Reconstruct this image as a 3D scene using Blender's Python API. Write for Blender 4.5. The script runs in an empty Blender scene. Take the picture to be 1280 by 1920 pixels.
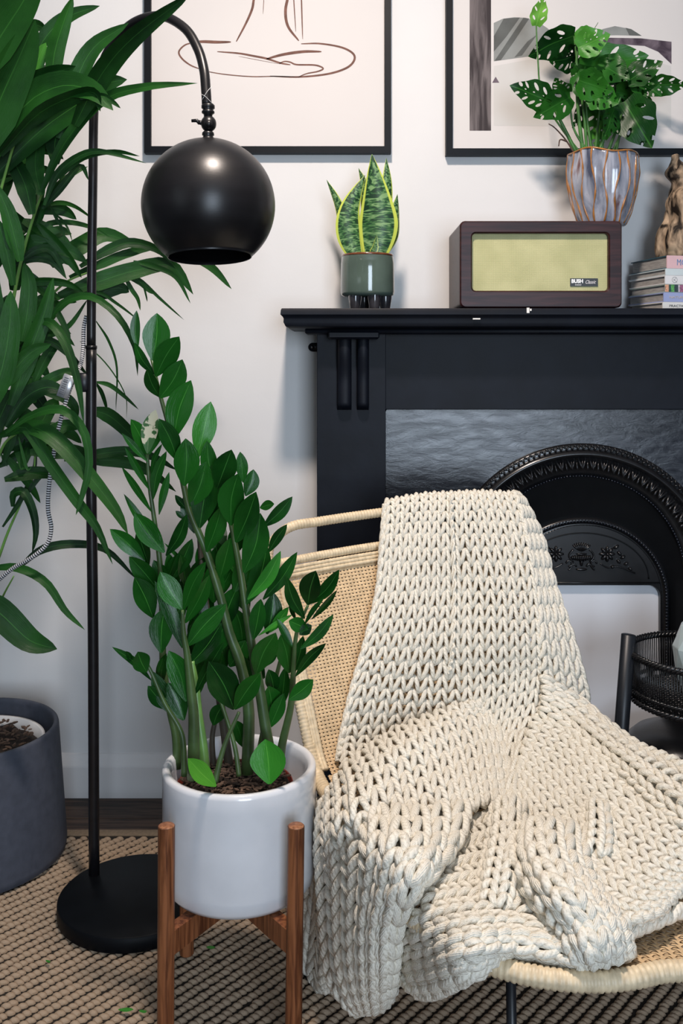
import bpy, math, random
import numpy as np
from mathutils import Vector, Matrix, noise
from mathutils.geometry import delaunay_2d_cdt
random.seed(7)
sc = bpy.context.scene
R = math.radians
# ---------------------------------------------------------------- camera, world, lights
F, HY, CAMH, D0 = 1800.0, 680.0, 1.08, 2.4      # focal px, horizon row, eye height, camera to wall
cd = bpy.data.cameras.new('camera'); cam = bpy.data.objects.new('camera', cd)
sc.collection.objects.link(cam); sc.camera = cam
cam.location = (0, -D0, CAMH); cam.rotation_euler = (R(90), 0, 0)
cd.sensor_fit = 'AUTO'; cd.sensor_width = 36; cd.lens = 36 * F / 1920
cd.shift_y = -(960 - HY) / 1920; cd.clip_start = 0.05
sc.view_settings.view_transform = 'Standard'; sc.view_settings.look = 'None'
sc.view_settings.gamma = 1; sc.view_settings.use_curve_mapping = False
sc.view_settings.exposure = 0.3
w = bpy.data.worlds.new('world'); sc.world = w; w.use_nodes = True
w.node_tree.nodes['Background'].inputs[0].default_value = (0.8, 0.87, 1, 1)
w.node_tree.nodes['Background'].inputs[1].default_value = 0.3
def area(name, loc, target, sx, sy, power, col, shape='RECTANGLE'):
    l = bpy.data.lights.new(name, 'AREA'); l.shape = shape; l.size = sx; l.size_y = sy
    l.energy = power; l.color = col
    o = bpy.data.objects.new(name, l); sc.collection.objects.link(o); o.location = loc
    o.rotation_euler = (Vector(target) - Vector(loc)).to_track_quat('-Z', 'Y').to_euler()
    return o
area('window_light', (0.85, -5.0, 1.15), (0.45, 0, 0.9), 1.3, 1.9, 84, (0.72, 0.85, 1.0))
area('side_window_light', (-2.05, -2.6, 1.6), (0, -0.3, 0.9), 1.2, 1.3, 3, (0.80, 0.93, 1.0))
area('ceiling_light', (-0.04, -1.2, 2.52), (-0.04, -1.0, 0), 0.18, 0.18, 32, (1.0, 0.86, 0.76), 'DISK')

# ---------------------------------------------------------------- helpers
C = sc.collection
def V(px, py, Z):
    return Vector(((px - 640) * Z / F, Z - D0, CAMH - (py - HY) * Z / F))
def mesh(name, vs, fs, mat=None, smooth=True, uvs=None):
    me = bpy.data.meshes.new(name); me.from_pydata([tuple(v) for v in vs], [], fs)
    if uvs is not None:
        ul = me.uv_layers.new(name='UVMap')
        idx = np.empty(len(me.loops), dtype=np.int32); me.loops.foreach_get('vertex_index', idx)
        ul.data.foreach_set('uv', np.asarray(uvs, dtype=np.float32)[idx].ravel())
    if smooth: me.polygons.foreach_set('use_smooth', [True] * len(me.polygons))
    if mat: me.materials.append(mat)
    return me
def link(name, me, parent=None):
    o = bpy.data.objects.new(name, me); C.objects.link(o)
    if parent is not None:
        o.parent = parent
        if parent.type == 'EMPTY': o.matrix_parent_inverse = Matrix.Translation(-parent.location)
    return o
def tag(o, label, cat, group=None):
    o['label'] = label; o['category'] = cat
    if group: o['group'] = group
    return o
def thing(name, label, cat, loc, group=None):
    o = bpy.data.objects.new(name, None); o.empty_display_size = .05; C.objects.link(o); o.location = loc
    return tag(o, label, cat, group)
class MB:
    def __init__(s): s.v = []; s.f = []; s.uv = []
    def add(s, vs, fs, uv=None):
        b = len(s.v); s.v += [Vector(v) for v in vs]; s.f += [tuple(i + b for i in f) for f in fs]
        s.uv += list(uv) if uv is not None else [(0, 0)] * len(vs)
        return s
    def box(s, x0, x1, y0, y1, z0, z1, M=None):
        vs = [Vector((x, y, z)) for x in (x0, x1) for y in (y0, y1) for z in (z0, z1)]
        if M: vs = [M @ v for v in vs]
        return s.add(vs, [(0, 1, 3, 2), (4, 6, 7, 5), (0, 4, 5, 1), (2, 3, 7, 6), (0, 2, 6, 4), (1, 5, 7, 3)])
    def bbox(s, x0, x1, y0, y1, z0, z1, b=.004, M=None):
        # bevelled box: three nested slabs hull
        vs = []
        for z, i in ((z0, b), (z0 + b, 0), (z1 - b, 0), (z1, b)):
            c = b * .7
            X0, X1, Y0, Y1 = x0 + i, x1 - i, y0 + i, y1 - i
            vs += [(X0 + c, Y0, z), (X1 - c, Y0, z), (X1, Y0 + c, z), (X1, Y1 - c, z), (X1 - c, Y1, z), (X0 + c, Y1, z), (X0, Y1 - c, z), (X0, Y0 + c, z)]
        fs = [tuple(range(7, -1, -1)), tuple(range(24, 32))]
        for k in range(3):
            for i in range(8):
                j = (i + 1) % 8; fs.append((k*8+i, k*8+j, k*8+8+j, k*8+8+i))
        vs = [Vector(v) for v in vs]
        if M: vs = [M @ v for v in vs]
        return s.add(vs, fs)
    def tube(s, pts, rad, n=8, cap=True, closed=False):
        pts = [Vector(p) for p in pts]; m = len(pts)
        if not isinstance(rad, (list, tuple)): rad = [rad] * m
        if closed: T = [(pts[(i+1) % m] - pts[i-1]).normalized() for i in range(m)]
        else: T = [(pts[min(i+1, m-1)] - pts[max(i-1, 0)]).normalized() for i in range(m)]
        up = Vector((0, 0, 1)) if abs(T[0].z) < .9 else Vector((1, 0, 0))
        N = (up - T[0] * up.dot(T[0])).normalized()
        vs = []; uv = []; L = 0
        for i in range(m):
            N = (N - T[i] * N.dot(T[i])).normalized(); B = T[i].cross(N)
            if i: L += (pts[i] - pts[i-1]).length
            for k in range(n):
                a = 2 * math.pi * k / n
                vs.append(pts[i] + (N * math.cos(a) + B * math.sin(a)) * rad[i]); uv.append((k / n, L))
        fs = []
        for i in range(m if closed else m - 1):
            i2 = (i + 1) % m
            for k in range(n):
                k2 = (k + 1) % n; fs.append((i*n+k, i*n+k2, i2*n+k2, i2*n+k))
        if cap and not closed: fs += [tuple(range(n-1, -1, -1)), tuple(range((m-1)*n, m*n))]
        return s.add(vs, fs, uv)
    def lathe(s, prof, c, n=48, M=None, closed=False):
        c = Vector(c); vs = []; m = len(prof); uv = []
        for j, (r, z) in enumerate(prof):
            for k in range(n):
                a = 2*math.pi*k/n; v = Vector((r*math.cos(a), r*math.sin(a), z))
                if M: v = M @ v
                vs.append(v + c); uv.append((k / n, j / m))
        fs = [(j*n+k, j*n+(k+1) % n, (j+1)*n+(k+1) % n, (j+1)*n+k) for j in range(m-1) for k in range(n)]
        if prof[0][0] > 1e-5 and not closed: fs.append(tuple(range(n-1, -1, -1)))
        return s.add(vs, fs, uv)
    def ell(s, c, r, M=None, n=10, m=6):
        vs = []
        for j in range(m+1):
            t = math.pi * j / m
            for k in range(n):
                a = 2*math.pi*k/n
                v = Vector((r[0]*math.sin(t)*math.cos(a), r[1]*math.sin(t)*math.sin(a), r[2]*math.cos(t)))
                if M: v = M @ v
                vs.append(v + Vector(c))
        fs = [(j*n+k, (j+1)*n+k, (j+1)*n+(k+1) % n, j*n+(k+1) % n) for j in range(m) for k in range(n)]
        return s.add(vs, fs)
    def prism(s, poly, y0, y1):      # poly of (x,z) extruded along y
        n = len(poly)
        vs = [(x, y0, z) for x, z in poly] + [(x, y1, z) for x, z in poly]
        fs = [tuple(range(n)), tuple(range(2*n-1, n-1, -1))] + [(i, n+i, n+(i+1) % n, (i+1) % n) for i in range(n)]
        return s.add(vs, fs)
    def build(s, name, mat, parent=None, smooth=True, uv=False):
        me = mesh(name, s.v, s.f, mat, smooth, s.uv if uv else None)
        return link(name, me, parent)
def sharp(o, ang=35):
    me = o.data; import bmesh
    bm = bmesh.new(); bm.from_mesh(me); bmesh.ops.recalc_face_normals(bm, faces=bm.faces)
    for e in bm.edges:
        if len(e.link_faces) == 2 and e.calc_face_angle(0) > R(ang): e.smooth = False
    bm.to_mesh(me); bm.free(); return o
def cr(p, t):                         # Catmull-Rom through list p, t in 0..len-1
    n = len(p); i = min(int(t), n - 2); f = t - i
    a, b, c, d = p[max(i-1, 0)], p[i], p[i+1], p[min(i+2, n-1)]
    if i == 0: a = b * 2 - c
    if i == n - 2: d = c * 2 - b
    return b + (c - a) * (.5 * f) + (a * 2 - b * 5 + c * 4 - d) * (.5 * f * f) + (b * 3 - a - c * 3 + d) * (.5 * f * f * f)
def smoothpath(p, n): 
    p = [Vector(q) for q in p]; return [cr(p, (len(p) - 1) * i / (n - 1)) for i in range(n)]

# ---------------------------------------------------------------- materials
class NT:
    def __init__(s, name):
        s.m = bpy.data.materials.new(name); s.m.use_nodes = True; s.t = s.m.node_tree
        s.p = s.t.nodes['Principled BSDF']
    def n(s, kind, **kw):
        x = s.t.nodes.new(kind)
        for k, v in kw.items():
            if k.startswith('_'): setattr(x, k[1:], v)
            else: x.inputs[k.replace('__', ' ')].default_value = v
        return x
    def l(s, a, b): s.t.links.new(a, b)
    def co(s, scale=(1, 1, 1), uv=False, rot=(0, 0, 0)):
        t = s.n('ShaderNodeTexCoord'); mp = s.n('ShaderNodeMapping'); mp.inputs['Scale'].default_value = scale
        mp.inputs['Rotation'].default_value = rot
        s.l(t.outputs['UV' if uv else 'Object'], mp.inputs[0]); return mp.outputs[0]
    def ramp(s, fac, stops):
        r = s.n('ShaderNodeValToRGB'); e = r.color_ramp.elements
        while len(e) < len(stops): e.new(.5)
        for el, (p, c) in zip(e, stops): el.position = p; el.color = (*c, 1) if len(c) == 3 else c
        s.l(fac, r.inputs[0]); return r.outputs[0]
    def bump(s, h, strength=.3, dist=.002):
        b = s.n('ShaderNodeBump', Strength=strength, Distance=dist); s.l(h, b.inputs['Height'])
        s.l(b.outputs[0], s.p.inputs['Normal'])
def M_(name, col, rough=.5, var=.12, scale=30, bump=0, bscale=None, metal=0, spec=.5, dist=.001, co=(1, 1, 1), coat=0):
    t = NT(name); t.p.inputs['Roughness'].default_value = rough; t.p.inputs['Metallic'].default_value = metal
    t.p.inputs['Specular IOR Level'].default_value = spec; t.p.inputs['Coat Weight'].default_value = coat
    nz = t.n('ShaderNodeTexNoise', Scale=scale, Detail=5.0); t.l(t.co(co), nz.inputs['Vector'])
    c = t.ramp(nz.outputs[0], [(.3, tuple(x*(1-var) for x in col)), (.7, tuple(min(1, x*(1+var)) for x in col))])
    t.l(c, t.p.inputs['Base Color'])
    if bump:
        n2 = t.n('ShaderNodeTexNoise', Scale=bscale or scale*3, Detail=6.0); t.l(t.co(co), n2.inputs['Vector'])
        t.bump(n2.outputs[0], bump, dist)
    return t.m
def leafmat(name, dark, light, rough=.3, rib=(.12, .32, .06), ribw=.035, veins=0, coat=.0, blotch=None):
    t = NT(name); t.p.inputs['Roughness'].default_value = rough; t.p.inputs['Coat Weight'].default_value = coat
    t.p.inputs['Coat Roughness'].default_value = .15; t.p.inputs['Specular IOR Level'].default_value = .15
    tc = t.n('ShaderNodeTexCoord'); sp = t.n('ShaderNodeSeparateXYZ'); t.l(tc.outputs['UV'], sp.inputs[0])
    nz = t.n('ShaderNodeTexNoise', Scale=14.0, Detail=4.0); t.l(tc.outputs['Object'], nz.inputs['Vector'])
    oi = t.n('ShaderNodeObjectInfo')
    ad = t.n('ShaderNodeMath', _operation='MULTIPLY_ADD'); t.l(oi.outputs['Random'], ad.inputs[0]); ad.inputs[1].default_value = .5
    t.l(nz.outputs[0], ad.inputs[2])
    base = t.ramp(ad.outputs[0], [(.45, dark), (.95, light)])
    u = t.n('ShaderNodeMath', _operation='SUBTRACT'); t.l(sp.outputs[0], u.inputs[0]); u.inputs[1].default_value = .5
    ua = t.n('ShaderNodeMath', _operation='ABSOLUTE'); t.l(u.outputs[0], ua.inputs[0])
    rm = t.ramp(ua.outputs[0], [(0, (1, 1, 1)), (ribw, (0, 0, 0))])
    mx = t.n('ShaderNodeMix', _data_type='RGBA'); t.l(rm, mx.inputs[0]); t.l(base, mx.inputs[6]); mx.inputs[7].default_value = (*rib, 1)
    out = mx.outputs[2]
    if blotch:
        n2 = t.n('ShaderNodeTexNoise', Scale=60.0, Detail=3.0); t.l(tc.outputs['Object'], n2.inputs['Vector'])
        b = t.ramp(n2.outputs[0], [(.53, (0, 0, 0)), (.56, (1, 1, 1))])
        m2 = t.n('ShaderNodeMix', _data_type='RGBA'); t.l(b, m2.inputs[0]); t.l(out, m2.inputs[6]); m2.inputs[7].default_value = (*blotch, 1)
        out = m2.outputs[2]
    t.l(out, t.p.inputs['Base Color'])
    mp = t.n('ShaderNodeMapping'); t.l(tc.outputs['UV'], mp.inputs[0]); mp.inputs['Scale'].default_value = (veins or 14, 1.2, 1)
    wv = t.n('ShaderNodeTexNoise', Scale=4.0, Detail=2.0); t.l(mp.outputs[0], wv.inputs['Vector'])
    t.bump(wv.outputs[0], .25, .002)
    return t.m

def wallmat():
    t = NT('painted_plaster'); t.p.inputs['Roughness'].default_value = .75
    nz = t.n('ShaderNodeTexNoise', Scale=3.0, Detail=6.0); t.l(t.co(), nz.inputs['Vector'])
    t.l(t.ramp(nz.outputs[0], [(.3, (.70, .69, .685)), (.7, (.735, .722, .712))]), t.p.inputs['Base Color'])
    n2 = t.n('ShaderNodeTexNoise', Scale=9.0, Detail=7.0, Roughness=.55); t.l(t.co(), n2.inputs['Vector'])
    t.bump(n2.outputs[0], .35, .004); return t.m
wall_m = wallmat()
trim_m = M_('white_gloss_paint', (.74, .72, .71), .35, .03, 5)
board_m = M_('white_board_paint', (.78, .79, .83), .5, .02, 4)
mantel_m = M_('black_mantel_paint', (.0042, .0058, .0105), .5, .3, 12, .25, 60, spec=.17)
frame_m = M_('black_frame_paint', (.003, .0045, .007), .45, .2, 20, spec=.15)
lamp_m = M_('dark_bronze_lamp_metal', (.007, .0065, .0075), .33, .25, 8, .08, 200, spec=.38, co=(.2, .2, 6))
base_m = M_('black_lamp_base_paint', (.003, .004, .0055), .5, .2, 30, spec=.12)
iron_in_m = M_('black_recess_iron', (.0025, .003, .004), .5, .2, 30, spec=.25)
def ironmat():
    t = NT('glossy_painted_iron'); t.p.inputs['Roughness'].default_value = .2
    t.p.inputs['Specular IOR Level'].default_value = .6
    t.p.inputs['Base Color'].default_value = (.004, .006, .012, 1)
    nz = t.n('ShaderNodeTexNoise', Scale=22.0, Detail=9.0, Roughness=.7, Distortion=.6); t.l(t.co((1, 1, 2.2), rot=(0, .35, 0)), nz.inputs['Vector'])
    t.bump(nz.outputs[0], .5, .002); return t.m
iron_m = ironmat()
relief_m = M_('polished_black_relief', (.008, .008, .009), .24, .3, 30, spec=.5)
def wood(name, a, b, scale=(40, 40, 3), rough=.4, rot=(0, 0, 0)):
    t = NT(name); t.p.inputs['Roughness'].default_value = rough
    nz = t.n('ShaderNodeTexNoise', Scale=3.0, Detail=8.0, Distortion=.6); t.l(t.co(scale, rot=rot), nz.inputs['Vector'])
    t.l(t.ramp(nz.outputs[0], [(.38, a), (.62, b)]), t.p.inputs['Base Color']); t.bump(nz.outputs[0], .15, .001); t.p.inputs['Specular IOR Level'].default_value = .25; return t.m
stand_m = wood('teak_stand_wood', (.085, .026, .010), (.26, .095, .038))
standend_m = wood('teak_end_grain', (.20, .075, .035), (.36, .16, .08), (60, 60, 60))
plank_m = wood('dark_walnut_plank', (.022, .014, .010), (.085, .052, .036), (2.5, 30, 30), .45)
radio_m = wood('mahogany_veneer', (.016, .005, .006), (.042, .013, .013), (2.5, 30, 30), .38)
drift_m = wood('driftwood', (.012, .007, .004), (.50, .36, .24), (16, 16, 7), .7)
rattan_m = M_('rattan', (.60, .44, .26), .5, .22, 60, .3, 200)
rattanpale_m = M_('pale_bound_rattan', (.66, .53, .35), .45, .2, 90, .3, 200)
cane_m = M_('cane_webbing', (.66, .47, .27), .5, .15, 70)
blackwick_m = M_('black_wicker', (.006, .006, .007), .3, .3, 60, .2, 200, spec=.6)
blackmetal_m = M_('black_powder_coat', (.008, .010, .014), .4, .2, 30)
ceramic_m = M_('white_glaze', (.70, .71, .74), .18, .05, 14, .06, 20, coat=.5)
greypot_m = M_('grey_stone_pot', (.058, .066, .088), .6, .12, 60, .2, 300, spec=.25)
soil_m = M_('soil', (.022, .014, .010), .9, .7, 120, .8, 200, dist=.006)
bark_m = M_('bark_chip', (.10, .06, .04), .8, .6, 50)
terracotta_m = M_('terracotta_plastic', (.16, .022, .012), .5, .1, 20)
whiteplastic_m = M_('white_plastic', (.75, .75, .75), .4, .03, 20)
# blanket yarn: twisted cotton rope
def yarnmat():
    t = NT('cotton_rope'); t.p.inputs['Roughness'].default_value = .85; t.p.inputs['Specular IOR Level'].default_value = .2
    tc = t.n('ShaderNodeTexCoord'); sp = t.n('ShaderNodeSeparateXYZ'); t.l(tc.outputs['UV'], sp.inputs[0])
    m = t.n('ShaderNodeMath', _operation='MULTIPLY'); t.l(sp.outputs[1], m.inputs[0]); m.inputs[1].default_value = 110.0
    a = t.n('ShaderNodeMath', _operation='MULTIPLY'); t.l(sp.outputs[0], a.inputs[0]); a.inputs[1].default_value = 3.0
    s_ = t.n('ShaderNodeMath', _operation='ADD'); t.l(m.outputs[0], s_.inputs[0]); t.l(a.outputs[0], s_.inputs[1])
    f = t.n('ShaderNodeMath', _operation='PINGPONG'); t.l(s_.outputs[0], f.inputs[0]); f.inputs[1].default_value = .5
    nz = t.n('ShaderNodeTexNoise', Scale=350.0, Detail=3.0); t.l(t.co(), nz.inputs['Vector'])
    h = t.n('ShaderNodeMath', _operation='ADD'); t.l(f.outputs[0], h.inputs[0]); t.l(nz.outputs[0], h.inputs[1])
    t.l(t.ramp(h.outputs[0], [(.3, (.50, .455, .365)), (.75, (.81, .765, .665))]), t.p.inputs['Base Color'])
    t.bump(h.outputs[0], .55, .0022); return t.m
yarn_m = yarnmat()
# ---------------------------------------------------------------- the room
def struct(name, mb, mat, parent=None, smooth=False):
    o = mb.build(name, mat, parent, smooth)
    if parent is None: o['kind'] = 'structure'
    return o
ceil_m = M_('ceiling_paint', (.80, .79, .78), .8, .02, 3)
struct('wall_back', MB().box(-2.3, 2.7, 0, .1, 0, 2.7), wall_m)
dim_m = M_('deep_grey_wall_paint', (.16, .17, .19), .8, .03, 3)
struct('wall_left', MB().box(-2.4, -2.3, -5.4, .1, 0, 2.7), dim_m)
struct('wall_right', MB().box(2.7, 2.8, -5.4, .1, 0, 2.7), dim_m)
struct('wall_front', MB().box(-2.4, 2.8, -5.5, -5.4, 0, 2.7), dim_m)
struct('ceiling', MB().box(-2.4, 2.8, -5.5, .1, 2.7, 2.8), ceil_m)
fl = struct('floor', MB().box(-2.4, 2.8, -5.5, .1, -.12, -.012), M_('subfloor', (.05, .035, .025), .8))
# dark planks: each row along the wall
pk = {}
for r in range(4):
    x = -2.3 + [.35, -.1, .6, .2][r]
    x0s = [-2.3] + [x + k * 1.22 for k in range(0, 5) if -2.3 < x + k * 1.22 < 2.6] + [2.7]
    for a, b in zip(x0s[:-1], x0s[1:]):
        y1 = -.001 - r * .125
        MB().bbox(a + .0008, b - .0008, y1 - .1235, y1, -.0119, 0, .0012).build('plank', plank_m, fl, False)
# skirting with a rounded top
pr = [(0, 0), (-.020, 0), (-.020, .076), (-.019, .080), (-.013, .090), (-.007, .0985), (-.004, .103), (0, .105)]
def skirt(x0, x1):
    m = MB(); n = len(pr)
    m.add([(x0, y, z) for y, z in pr] + [(x1, y, z) for y, z in pr], [(i, i+n, i+n+1, i+1) for i in range(n-1)] + [tuple(range(n)), tuple(range(2*n-1, n-1, -1))])
    return m
sk = skirt(-2.3, -.058); o = struct('baseboard_left', sk, trim_m)
# ---------------------------------------------------------------- rug
RX0, RX1, RY0, RY1 = -1.5, 1.35, -1.62, -.215
rug = tag(MB().box(RX0, RX1, RY0, RY1, .0005, .004).build('woven_rug', M_('rug_backing', (.012, .009, .006), .9, .4, 200), None, False),
          'chunky natural jute rug with ridged weave lying on the dark wooden floor', 'rug')
rugk_m = NT('jute_knot'); _t = rugk_m; _t.p.inputs['Roughness'].default_value = .9; _t.p.inputs['Specular IOR Level'].default_value = .2
_n = _t.n('ShaderNodeTexNoise', Scale=45.0, Detail=4.0); _t.l(_t.co(), _n.inputs['Vector'])
_w = _t.n('ShaderNodeTexNoise', Scale=260.0, Detail=3.0); _t.l(_t.co((1, 3, 3)), _w.inputs['Vector'])
_a = _t.n('ShaderNodeMath', _operation='ADD'); _t.l(_n.outputs[0], _a.inputs[0]); _t.l(_w.outputs[0], _a.inputs[1])
_t.l(_t.ramp(_a.outputs[0], [(.35, (.095, .065, .042)), (.65, (.36, .27, .19))]), _t.p.inputs['Base Color']); _t.bump(_w.outputs[0], .6, .002)
rugk_m = _t.m
def rug_knots():
    n, m = 8, 3; base = []
    for j in range(m + 1):
        t = math.pi / 2 * j / m
        for k in range(n):
            a = 2*math.pi*k/n; base.append((math.cos(a)*math.cos(t), math.sin(a)*math.cos(t), math.sin(t)))
    base = np.array(base); fs = [(j*n+k, j*n+(k+1) % n, (j+1)*n+(k+1) % n, (j+1)*n+k) for j in range(m) for k in range(n)]
    px, py = .0275, .0088; out = []; rng = np.random.default_rng(3)
    ny = int((RY1 - RY0 - .02) / py); cnt = 0; F_ = []
    for j in range(ny):
        y = RY1 - .018 - j * py; off = (-j * .0078) % px
        x = RX0 + .01 + off
        xs = np.arange(x + px*math.ceil(max(0, -.95-x)/px), .85, px)
        if y < -1.5: continue
        for xx in xs:
            s = 1 + rng.normal(0, .06, 3); a = -.10 + rng.normal(0, .1)
            v = base * np.array([.0098*s[0], .0066*s[1], .0062*s[2]])
            c, q = math.cos(a), math.sin(a)
            v = np.stack([v[:, 0]*c - v[:, 1]*q, v[:, 0]*q + v[:, 1]*c, v[:, 2]], 1)
            v += np.array([xx + rng.normal(0, .0007), y + rng.normal(0, .0006), .0035])
            out.append(v); F_.append(cnt); cnt += len(base)
    vs = np.concatenate(out)
    fa = np.array(fs); allf = (fa[None] + np.array(F_)[:, None, None]).reshape(-1, 4)
    me = bpy.data.meshes.new('knot_pile'); me.from_pydata(vs.tolist(), [], allf.tolist()); me.polygons.foreach_set('use_smooth', [True]*len(me.polygons))
    me.materials.append(rugk_m); o = link('knot_pile', me, rug); o['kind'] = 'stuff'
rug_knots()
MB().bbox(RX0, RX1, RY1 - .004, RY1 + .022, .0005, .0075, .002).build('edge_binding', M_('rug_binding', (.20, .15, .10), .8, .15, 150), rug)

# ---------------------------------------------------------------- fireplace surround
def X(px, Z): return (px - 640) * Z / F
def Zh(py, Z): return CAMH - (py - HY) * Z / F
fp = thing('fireplace', 'black painted fireplace with mantel shelf, corbels and cast iron arched insert', 'fireplace', (.62, -.1, 0))
SH = Zh(578, 2.15)           # shelf top height
sx0 = X(528, 2.15); sx1 = sx0 + 1.58; mid = (sx0 + sx1) / 2
# shelf: moulded edge profile swept round three sides
prof = [(0, 0), (.002, -.004), (.003, -.014), (-.002, -.019), (-.004, -.023), (-.0035, -.031), (-.008, -.040), (-.016, -.044)]
m = MB(); n = len(prof)
ring = []
for o_, z in prof:
    ring.append([(sx0 - o_, 0, SH + z), (sx0 - o_, -.25 - o_, SH + z), (sx1 + o_, -.25 - o_, SH + z), (sx1 + o_, 0, SH + z)])
vs = [v for r in ring for v in r]
fs = [(j*4+k, j*4+k+1, j*4+4+k+1, j*4+4+k) for j in range(n-1) for k in range(3)] + [(0, 3, 2, 1)[::-1], ((n-1)*4, (n-1)*4+1, (n-1)*4+2, (n-1)*4+3), ]
m.add(vs, fs)
shelf = sharp(m.build('mantel_shelf', mantel_m, fp))
chip_m = M_('bare_chip', (.8, .78, .74), .6, .05)
for (a, b, z0, z1) in ((987, 992, 577, 587), (993, 996, 579, 583), (886, 900, 596.5, 599)):
    MB().box(X(a, 2.147), X(b, 2.147), -.2545, -.2515, Zh(z1, 2.147), Zh(z0, 2.147)).build('paint_chip', chip_m, shelf, False)
ZP = 2.225; py_ = ZP - D0
def pil(x0, x1):
    m = MB(); m.bbox(x0, x1, py_, 0, 0, SH - .044, .0015); return m
pxl, pxr = X(594, ZP), X(723, ZP)
sharp(pil(pxl, pxr).build('pilaster', mantel_m, fp)); sharp(pil(2*mid - pxr, 2*mid - pxl).build('pilaster', mantel_m, fp))
Zf_ = 2.24
zf = Zh(768, Zf_)
fr = MB(); fr.bbox(pxr - .002, 2*mid - pxr + .002, Zf_ - D0, 0, zf, SH - .044, .0015); sharp(fr.build('frieze', mantel_m, fp))
MB().bbox(sx0 + .05, sx1 - .05, -.2, -.1, SH - .056, SH - .043, .003).build('bed_moulding', mantel_m, fp)
def corbel(cx):
    m = MB(); zt = SH - .052
    m2 = MB(); m2.bbox(cx - .058, cx + .058, -.226, py_ + .003, zt - .016, zt + .002, .004)
    c = sharp(m2.build('corbel_cap', mantel_m, fp))
    for s, w_ in ((-1, .0185), (1, .0155)):
        x = cx + s * .0215; zb = Zh(769, 2.215); top = zt - .015
        pts = []; N = 22
        prof_ = []
        for i in range(N + 1):
            t = i / N; z = top + (zb + .012 - top) * t
            d = .034 - .010 * t + .006 * math.sin(t * 2.4 * math.pi) * (1 - t * .5)
            prof_.append((d, z))
        for a in (20, 45, 70, 90):
            prof_.append((.024 * math.cos(R(a)), zb + .012 - .012 * math.sin(R(a))))
        m = MB(); vs = []
        for d, z in prof_:
            for u, q in ((-1, 0), (-.98, .55), (-.8, .86), (-.4, 1), (.4, 1), (.8, .86), (.98, .55), (1, 0)):
                vs.append((x + u * w_ * .9, py_ + .001 - d * q, z))
        k = len(prof_); m.add(vs, [(j*8+i, j*8+i+1, j*8+9+i, j*8+8+i) for j in range(k-1) for i in range(7)])
        m.build('corbel_scroll', mantel_m, fp)
corbel(X(663, 2.2)); corbel(2*mid - X(663, 2.2))
# iron insert
ZI = 2.285; yi = ZI - D0
cxa, cza = X(1090, ZI), Zh(1090, ZI); ro = 259 * ZI / F; ri = 197 * ZI / F
def arch(cx, cz, r, n=48, rz=None):
    rz = rz or r
    return [(cx - r, 0)] + [(cx - r * math.cos(math.pi * i / n), cz + rz * math.sin(math.pi * i / n)) for i in range(n + 1)] + [(cx + r, 0)]
def outline_match(cx, cz, n, x0, x1, zt):
    out = [(x0, 0)]
    for i in range(n + 1):
        a = math.pi * i / n; dx, dz = -math.cos(a), math.sin(a)
        t = 1e9
        if abs(dx) > 1e-6: t = min(t, ((x1 if dx > 0 else x0) - cx) / dx)
        if dz > 1e-6: t = min(t, (zt - cz) / dz)
        out.append((cx + dx * t, cz + dz * t))
    out.append((x1, 0)); return out
def bridge(m, A, ya, B, yb, close=False):
    n = len(A); m.add([(x, ya, z) for x, z in A] + [(x, yb, z) for x, z in B], [(i, i+1, n+i+1, n+i) for i in range(n-1)])
N = 64
ox0, ox1 = pxr - .004, 2*mid - pxr + .004
m = MB(); out = outline_match(cxa, cza, N, ox0, ox1, zf + .006)
bridge(m, out, yi, arch(cxa, cza, ro, N), yi)
m.build('insert_plate', iron_m, fp, False)
# main ring: swept profile between ro and ri
def ringsweep(cx, cz, profile, name, mat, N=96, rzf=1.0, parent=fp):
    m = MB(); loops = [arch(cx, cz, r, N, r * rzf) for r, y in profile]
    k = len(loops[0]); vs = [(x, profile[j][1], z) for j, L in enumerate(loops) for x, z in L]
    m.add(vs, [(j*k+i, j*k+i+1, (j+1)*k+i+1, (j+1)*k+i) for j in range(len(loops)-1) for i in range(k-1)])
    return m.build(name, mat, parent)
px = ZI / F
ringsweep(cxa, cza, [(ro, yi + .001), (ro - 1*px, yi - .006), (ro - 6*px, yi - .010), (ro - 11*px, yi - .007), (ro - 13*px, yi - .010), (ro - 17*px, yi - .018),
   (ro - 22*px, yi - .018), (ro - 25*px, yi - .010), (ro - 27*px, yi - .004), (ro - 34*px, yi - .003), (ro - 48*px, yi + .008), (ro - 54*px, yi + .010), (ri, yi + .012), (ri - 1*px, yi + .020)], 'arch_moulding', relief_m)
# acanthus leaves round the ring: one part each
def ornmesh(name, fn):
    m = MB(); fn(m); return mesh(name, m.v, m.f, relief_m)
def acan(m):
    for s in (-1, 1):
        m.ell((s*.0055, -.002, .002), (.0038, .006, .0150), Matrix.Rotation(s * R(18), 3, 'Y'), 7, 5)
        m.ell((s*.0125, .0, -.002), (.0026, .005, .0130), Matrix.Rotation(s * R(4), 3, 'Y'), 7, 5)
    m.ell((0, -.003, -.001), (.0024, .006, .0155), None, 7, 5)
am = ornmesh('acanthus_leaf', acan)
def around(me, name, cx, cz, r, y, n, parent=fp, tilt=0, a0=8, a1=172):
    for i in range(n):
        a = R(a0 + (a1 - a0) * i / (n - 1))
        o = bpy.data.objects.new(name, me); C.objects.link(o); o.parent = parent; o.matrix_parent_inverse = Matrix.Translation(-parent.location)
        o.location = (cx - r*math.cos(a), y, cz + r*math.sin(a)); o.rotation_euler = (tilt, -(math.pi/2 - a), 0)
around(am, 'acanthus_leaf', cxa, cza, ro - 39*px, yi - .003, 33, tilt=R(-22), a0=6, a1=174)
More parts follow.
